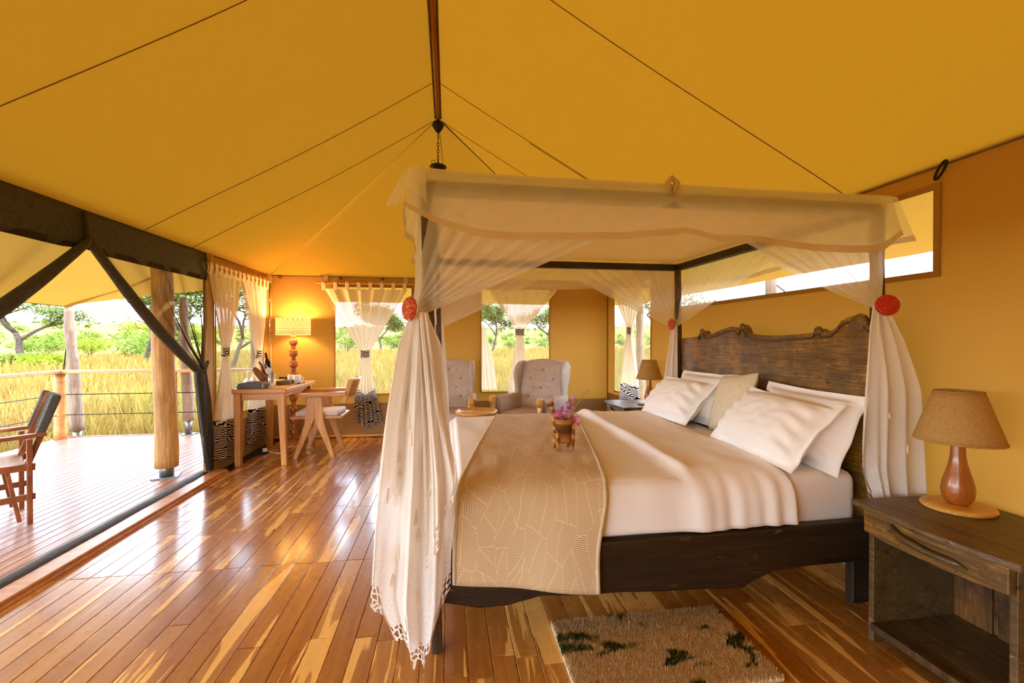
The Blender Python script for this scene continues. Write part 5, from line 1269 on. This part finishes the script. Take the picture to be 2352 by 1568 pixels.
# ================================================================ nightstands and bedside lamps
def nightstand(label, x0, x1, y0, y1, H):
    o = thing('nightstand', label, 'nightstand', ((x0+x1)/2, (y0+y1)/2, 0), group='rustic bedside nightstands')
    # live-edge top
    out = []
    for k in range(13):
        f = k/12; out.append((x0-0.03-0.035*math.sin(PI*f)+0.006*nz(f*9, H), lerp(y0-0.04, y1+0.04, f)))
    poly = out+[(x1, y1+0.02), (x1, y0-0.02), (x0+0.10, y0-0.045), (x0+0.04, y0-0.02)]
    MB().prism(poly[::-1], 'Z', H-0.026, H).build('top', M['stand'], o, world=True, bevel=0.006)
    for y in (y0+0.012, y1-0.012):
        MB().box(((x0+x1)/2+0.01, y, (H-0.026)/2), (x1-x0-0.02, 0.024, H-0.027)).build('side_panel', M['stand'], o, world=True, bevel=0.003)
    MB().box((x1-0.015, (y0+y1)/2, H/2), (0.02, y1-y0-0.05, H-0.06)).build('back_panel', M['stand_in'], o, world=True)
    for k in range(3): MB().box((x1-0.032, lerp(y0, y1, (k+0.5)/3), H*0.48), (0.014, (y1-y0)/3-0.02, H-0.12)).build('back_board', M['stand_in'], o, world=True, bevel=0.003)
    MB().box(((x0+x1)/2+0.01, (y0+y1)/2, 0.075), (x1-x0-0.03, y1-y0-0.05, 0.022)).build('shelf', M['stand'], o, world=True, bevel=0.003)
    MB().box((x0+0.012, (y0+y1)/2, 0.075), (0.018, y1-y0-0.05, 0.03)).build('shelf_edge', M['rustic_z'], o, world=True)
    dr = []
    for k in range(11):
        f = k/10; dr.append((lerp(y0+0.004, y1-0.004, f), H-0.125-0.018*math.sin(PI*f*0.9)+0.006*nz(f*7, 3)))
    dd = MB().prism(dr+[(y1-0.004, H-0.028), (y0+0.004, H-0.028)], 'X', x0-0.012, x0+0.018).build('drawer_front', M['rustic'], o, world=True, bevel=0.006)
    ym = (y0+y1)/2
    MB().tube([(x0-0.012, ym+0.13, H-0.055), (x0-0.035, ym+0.08, H-0.078), (x0-0.036, ym-0.02, H-0.09), (x0-0.028, ym-0.10, H-0.088), (x0-0.012, ym-0.14, H-0.098)], [0.008, 0.014, 0.012, 0.011, 0.004], 8).build('twig_handle', M['stand'], dd, world=True, sm=True)
    MB().tube([(x0-0.034, ym+0.06, H-0.08), (x0-0.03, ym+0.11, H-0.072), (x0-0.012, ym+0.15, H-0.085)], [0.009, 0.007, 0.003], 7).build('twig_handle', M['stand'], dd, world=True, sm=True)
    return o
def bedlamp(label, x, y, z, sc=1.0):
    o = thing('table_lamp', label, 'table lamp', (x, y, z), group='burlap bedside lamps')
    MB().lathe([(0.118, 0.0005), (0.124, 0.008), (0.122, 0.016), (0.10, 0.02), (0.0005, 0.021)], 32, sx=1.05*sc, sy=0.95*sc).build('base_disc', M['olive'], o, sm=True)
    pr = [(0.030, 0.02), (0.043, 0.032), (0.053, 0.055), (0.056, 0.08), (0.052, 0.11), (0.042, 0.15), (0.031, 0.19), (0.025, 0.23), (0.024, 0.28), (0.020, 0.31)]
    MB().lathe([(r*sc, h*sc) for r, h in pr], 28).build('turned_body', M['mahog'], o, sm=True)
    b = MB(); b.grid(lambda u, v: (lerp(0.145, 0.078, v)*sc*math.cos(2*PI*u), lerp(0.145, 0.078, v)*sc*math.sin(2*PI*u), lerp(0.292, 0.505, v)*sc), 44, 6, close_u=True)
    b.build('burlap_shade', M['burlap'], o, sm=True, solid=0.003)
    for zz, rr in ((0.293, 0.1455), (0.504, 0.0785)):
        MB().tube([(rr*sc*math.cos(a), rr*sc*math.sin(a), zz*sc) for a in [k*2*PI/36 for k in range(36)]], 0.003, 5, closed=True).build('shade_ring', M['burlap'], o, sm=True)
    MB().tube([(0, 0, 0.30*sc), (0, 0, 0.36*sc)], 0.014*sc, 8).build('bulb_holder', M['white'], o, sm=True)
    return o
nightstand('rustic dark nightstand with a twig-handled drawer, in the near right corner', 1.85, 2.335, 1.18, 1.70, 0.62)
bedlamp('burlap-shaded lamp with a red wood body on the near nightstand', 2.165, 1.57, 0.62)
nightstand('rustic nightstand on the far side of the bed by the window', 1.86, 2.335, 4.40, 4.92, 0.62)
bedlamp('burlap-shaded lamp on the far nightstand by the window', 2.20, 4.55, 0.62, 0.97)

# ================================================================ rug
rg = thing('shaggy_rug', 'shaggy beige bedside rug with dark green flecks', 'rug', (0.89, 1.76, 0))
MB().box((0, 0, 0.008), (0.83, 0.46, 0.014)).build('backing', M['tape'], rg)
r_ = random.Random(9); vs = []; fs = []
for k in range(17000):
    x, y = r_.uniform(-0.415, 0.415), r_.uniform(-0.232, 0.232)
    h = r_.uniform(0.014, 0.026); w = r_.uniform(0.0022, 0.0038); dx, dy = r_.uniform(-.007, .007), r_.uniform(-.007, .007); a = r_.uniform(0, 2.1)
    o = len(vs)
    for j in range(3): vs.append((x+w*math.cos(a+2.094*j), y+w*math.sin(a+2.094*j), 0.010))
    vs.append((x+dx, y+dy, 0.010+h)); fs += [(o, o+1, o+3), (o+1, o+2, o+3), (o+2, o, o+3)]
b = MB(); b._add(vs, fs); b.build('pile', M['rug'], rg, kind='stuff', fix=False, sm=True)

# ================================================================ pendant under the ridge
pd = thing('pendant_lamp', 'small iron pendant on a chain below the end of the ridge', 'pendant lamp', (-0.10, 4.42, 3.48))
MB().lathe([(0.016, -0.075), (0.03, -0.06), (0.055, -0.02), (0.058, 0.0), (0.05, 0.02), (0.0005, 0.03)], 18).build('ceiling_rose', M['iron'], pd, sm=True)
MB().tube([(0, 0, -0.07), (0, 0, -0.15)], 0.006, 6).build('stem', M['iron'], pd, sm=True)
zz = -0.15
for k in range(7):
    pts = [((0.010*math.cos(a) if k % 2 else 0.0), (0.0 if k % 2 else 0.010*math.cos(a)), zz-0.018+0.018*math.sin(a)*1.25) for a in [j*PI/6 for j in range(12)]]
    MB().tube(pts, 0.0032, 5, closed=True).build('chain_link', M['iron'], pd, sm=True); zz -= 0.031
MB().tube([(0.0, 0, zz+0.02), (0.0, 0, zz-0.03)], 0.008, 6).build('hook', M['iron'], pd, sm=True)
MB().tube([(-0.045+0.018*math.cos(a), 0, zz-0.005+0.018*math.sin(a)) for a in [j*PI/6 for j in range(12)]], 0.003, 5, closed=True).build('cable_curl', M['iron'], pd, sm=True)
MB().lathe([(0.0005, zz-0.02), (0.05, zz-0.03), (0.082, zz-0.045), (0.085, zz-0.055), (0.07, zz-0.06), (0.05, zz-0.10), (0.0005, zz-0.11)], 22).build('cap', M['iron'], pd, sm=True)

# ================================================================ giraffe basket with flowers
GX, GY, GZ = 0.632, 2.345, 0.737
gb_ = thing('giraffe_basket', 'woven basket in the shape of a giraffe standing on the bed runner', 'basket', (GX, GY, GZ))
pr = [(0.0005, 0.034), (0.034, 0.036)]
for k in range(9):
    z = 0.04+k*0.0125; r = 0.036+0.011*(k/8)
    pr += [(r, z), (r+0.004, z+0.006), (r, z+0.0125)]
MB().lathe(pr+[(0.042, 0.152), (0.036, 0.145)], 24, caps=False).build('woven_body', M['basket'], gb_, sm=True)
for x, y in ((-0.034, -0.026), (-0.034, 0.026), (0.036, -0.026), (0.036, 0.026)):
    MB().tube([(x*1.15, y*1.1, 0.10 if x < 0 else 0.14), (x*1.08, y, 0.05), (x*0.95, y, 0.002)], [0.0085, 0.0105, 0.0115], 9).build('leg', M['fibre'], gb_, sm=True)
MB().tube([(-0.040, 0, 0.07), (-0.046, 0, 0.13), (-0.056, 0, 0.19), (-0.061, 0, 0.222)], [0.011, 0.013, 0.011, 0.009], 10).build('neck', M['fibre'], gb_, sm=True)
MB().tube([(-0.052, 0, 0.226), (-0.066, 0, 0.224), (-0.082, 0, 0.216), (-0.09, 0, 0.212)], [0.010, 0.013, 0.010, 0.006], 10).build('head', M['fibre'], gb_, sm=True)
for s in (-1, 1): MB().tube([(-0.056, s*0.006, 0.233), (-0.059, s*0.009, 0.25), (-0.061, s*0.011, 0.262)], [0.003, 0.004, 0.001], 6).build('ear', M['fibre'], gb_, sm=True)
fw = thing('flower_bunch', 'bunch of small pink and lilac flowers with dry grass in the basket', 'flowers', (GX, GY, GZ+0.10))
r_ = random.Random(4)
def flower(c, r, mat, st):
    b = MB(); n = Vector((r_.uniform(-.6, .4), -1, r_.uniform(0, .9))).normalized(); q = n.to_track_quat('Z', 'Y').to_matrix()
    for k in range(5):
        a = 2*PI*k/5
        P_ = [(0, 0, 0), (r*0.6*math.cos(a-0.5), r*0.6*math.sin(a-0.5), 0.004), (r*math.cos(a), r*math.sin(a), 0.001), (r*0.6*math.cos(a+0.5), r*0.6*math.sin(a+0.5), 0.004)]
        b._add([Vector(c)+q @ Vector(p) for p in P_], [(0, 1, 2, 3)])
    f = b.build('flower', M[mat], fw, sm=True)
for k in range(46):
    a = r_.uniform(0, 2*PI); rr = 0.058*math.sqrt(r_.random()); zz = 0.055+r_.uniform(0, 0.065)-0.35*rr
    flower((0.012+rr*math.cos(a)*1.15, rr*math.sin(a), zz), r_.uniform(0.010, 0.016), r_.choice(('petal_pink', 'petal_pink', 'petal_magenta', 'petal_lilac')), 0)
for k in range(9): flower((0.03+r_.uniform(-.015, .02), r_.uniform(-.02, .02), 0.115+r_.uniform(0, 0.055)), 0.010, r_.choice(('petal_lilac', 'petal_pink')), 0)
for k in range(14):
    a = r_.uniform(0, 2*PI); MB().tube([(0.01*math.cos(a), 0.01*math.sin(a), 0.0), (0.04*math.cos(a), 0.03*math.sin(a), 0.06), (0.055*math.cos(a), 0.045*math.sin(a), 0.08)], 0.0014, 4).build('stem', M['stem_green'], fw, sm=True)
for k in range(9):
    e = (0.075+r_.uniform(-0.03, 0.06), r_.uniform(-0.03, 0.04), 0.16+r_.uniform(-0.02, 0.05))
    MB().tube([(0.01, 0, 0.02), (e[0]*0.5, e[1]*0.5, e[2]*0.6), e], [0.0013, 0.0012, 0.0007], 4).build('dry_grass', M['dry_stem'], fw, sm=True)

gb_.scale = fw.scale = (1.12, 1.12, 1.12)
# ================================================================ director's chair on the deck
dc = thing('director_chair', 'folding wooden chair with dark mesh seat at the left of the deck', 'chair', (-3.27, 3.98, -0.03))
DCF = (-3.44, 3.72, -0.03)
Z0 = -0.03
for y in (3.74, 4.22):
    MB().bar((-3.02, y, Z0), (-3.02, y, Z0+0.63), 0.03, 0.042, (0, 1, 0)).build('leg', M['dirchair'], dc, world=True, bevel=0.004)
    MB().bar((-3.50, y, Z0), (-3.50, y, Z0+0.63), 0.03, 0.042, (0, 1, 0)).build('leg', M['dirchair'], dc, world=True, bevel=0.004)
    MB().bar((-2.93, y, Z0+0.655), (-3.58, y, Z0+0.64), 0.06, 0.028).build('armrest', M['dirchair'], dc, world=True, bevel=0.005)
    MB().bar((-2.99, y, Z0+0.42), (-3.55, y, Z0+0.44), 0.028, 0.05).build('seat_rail', M['dirchair'], dc, world=True, bevel=0.004)
    MB().bar((-2.99, y, Z0+0.20), (-3.53, y, Z0+0.20), 0.026, 0.045).build('stretcher', M['dirchair'], dc, world=True, bevel=0.004)
    MB().bar((-3.04, y+(0.03 if y < 4 else -0.03), Z0+0.40), (-2.865, y+(0.03 if y < 4 else -0.03), Z0+0.93), 0.026, 0.04, (1, 0, 0)).build('back_post', M['dirchair'], dc, world=True, bevel=0.004)
    MB().bar((-3.07, y+0.03, Z0+0.02), (-3.13, y+0.03, Z0+0.42), 0.024, 0.036, (0, 1, 0)).build('fold_leg', M['dirchair'], dc, world=True, bevel=0.004)
b = MB(); b.grid(lambda u, v: (-2.955+0.085*v+0.035*math.sin(PI*u), lerp(3.735, 4.225, u), Z0+lerp(0.66, 0.94, v)-0.01*math.sin(PI*u)), 14, 6); b.build('back_sling', M['chairfab'], dc, world=True, sm=True, solid=0.012)
for y in (3.755, 4.205): MB().bar((-2.965, y, Z0+0.655), (-2.875, y, Z0+0.945), 0.05, 0.05, (1, 0, 0)).build('sling_sleeve', M['chairfab'], dc, world=True, bevel=0.01)
b = MB(); b.grid(lambda u, v: (lerp(-3.02, -3.52, v), lerp(3.75, 4.21, u), Z0+0.445-0.05*math.sin(PI*u)), 12, 6); b.build('seat_sling', M['seatgrey'], dc, world=True, sm=True, solid=0.01)
MB().bar((-3.26, 3.75, Z0+0.03), (-3.26, 4.21, Z0+0.40), 0.03, 0.024, (1, 0, 0)).build('cross_brace', M['dirchair'], dc, world=True)
MB().bar((-3.23, 4.21, Z0+0.03), (-3.23, 3.75, Z0+0.40), 0.03, 0.024, (1, 0, 0)).build('cross_brace', M['dirchair'], dc, world=True)
dc.location = DCF; dc.rotation_euler = (0, 0, math.radians(45))
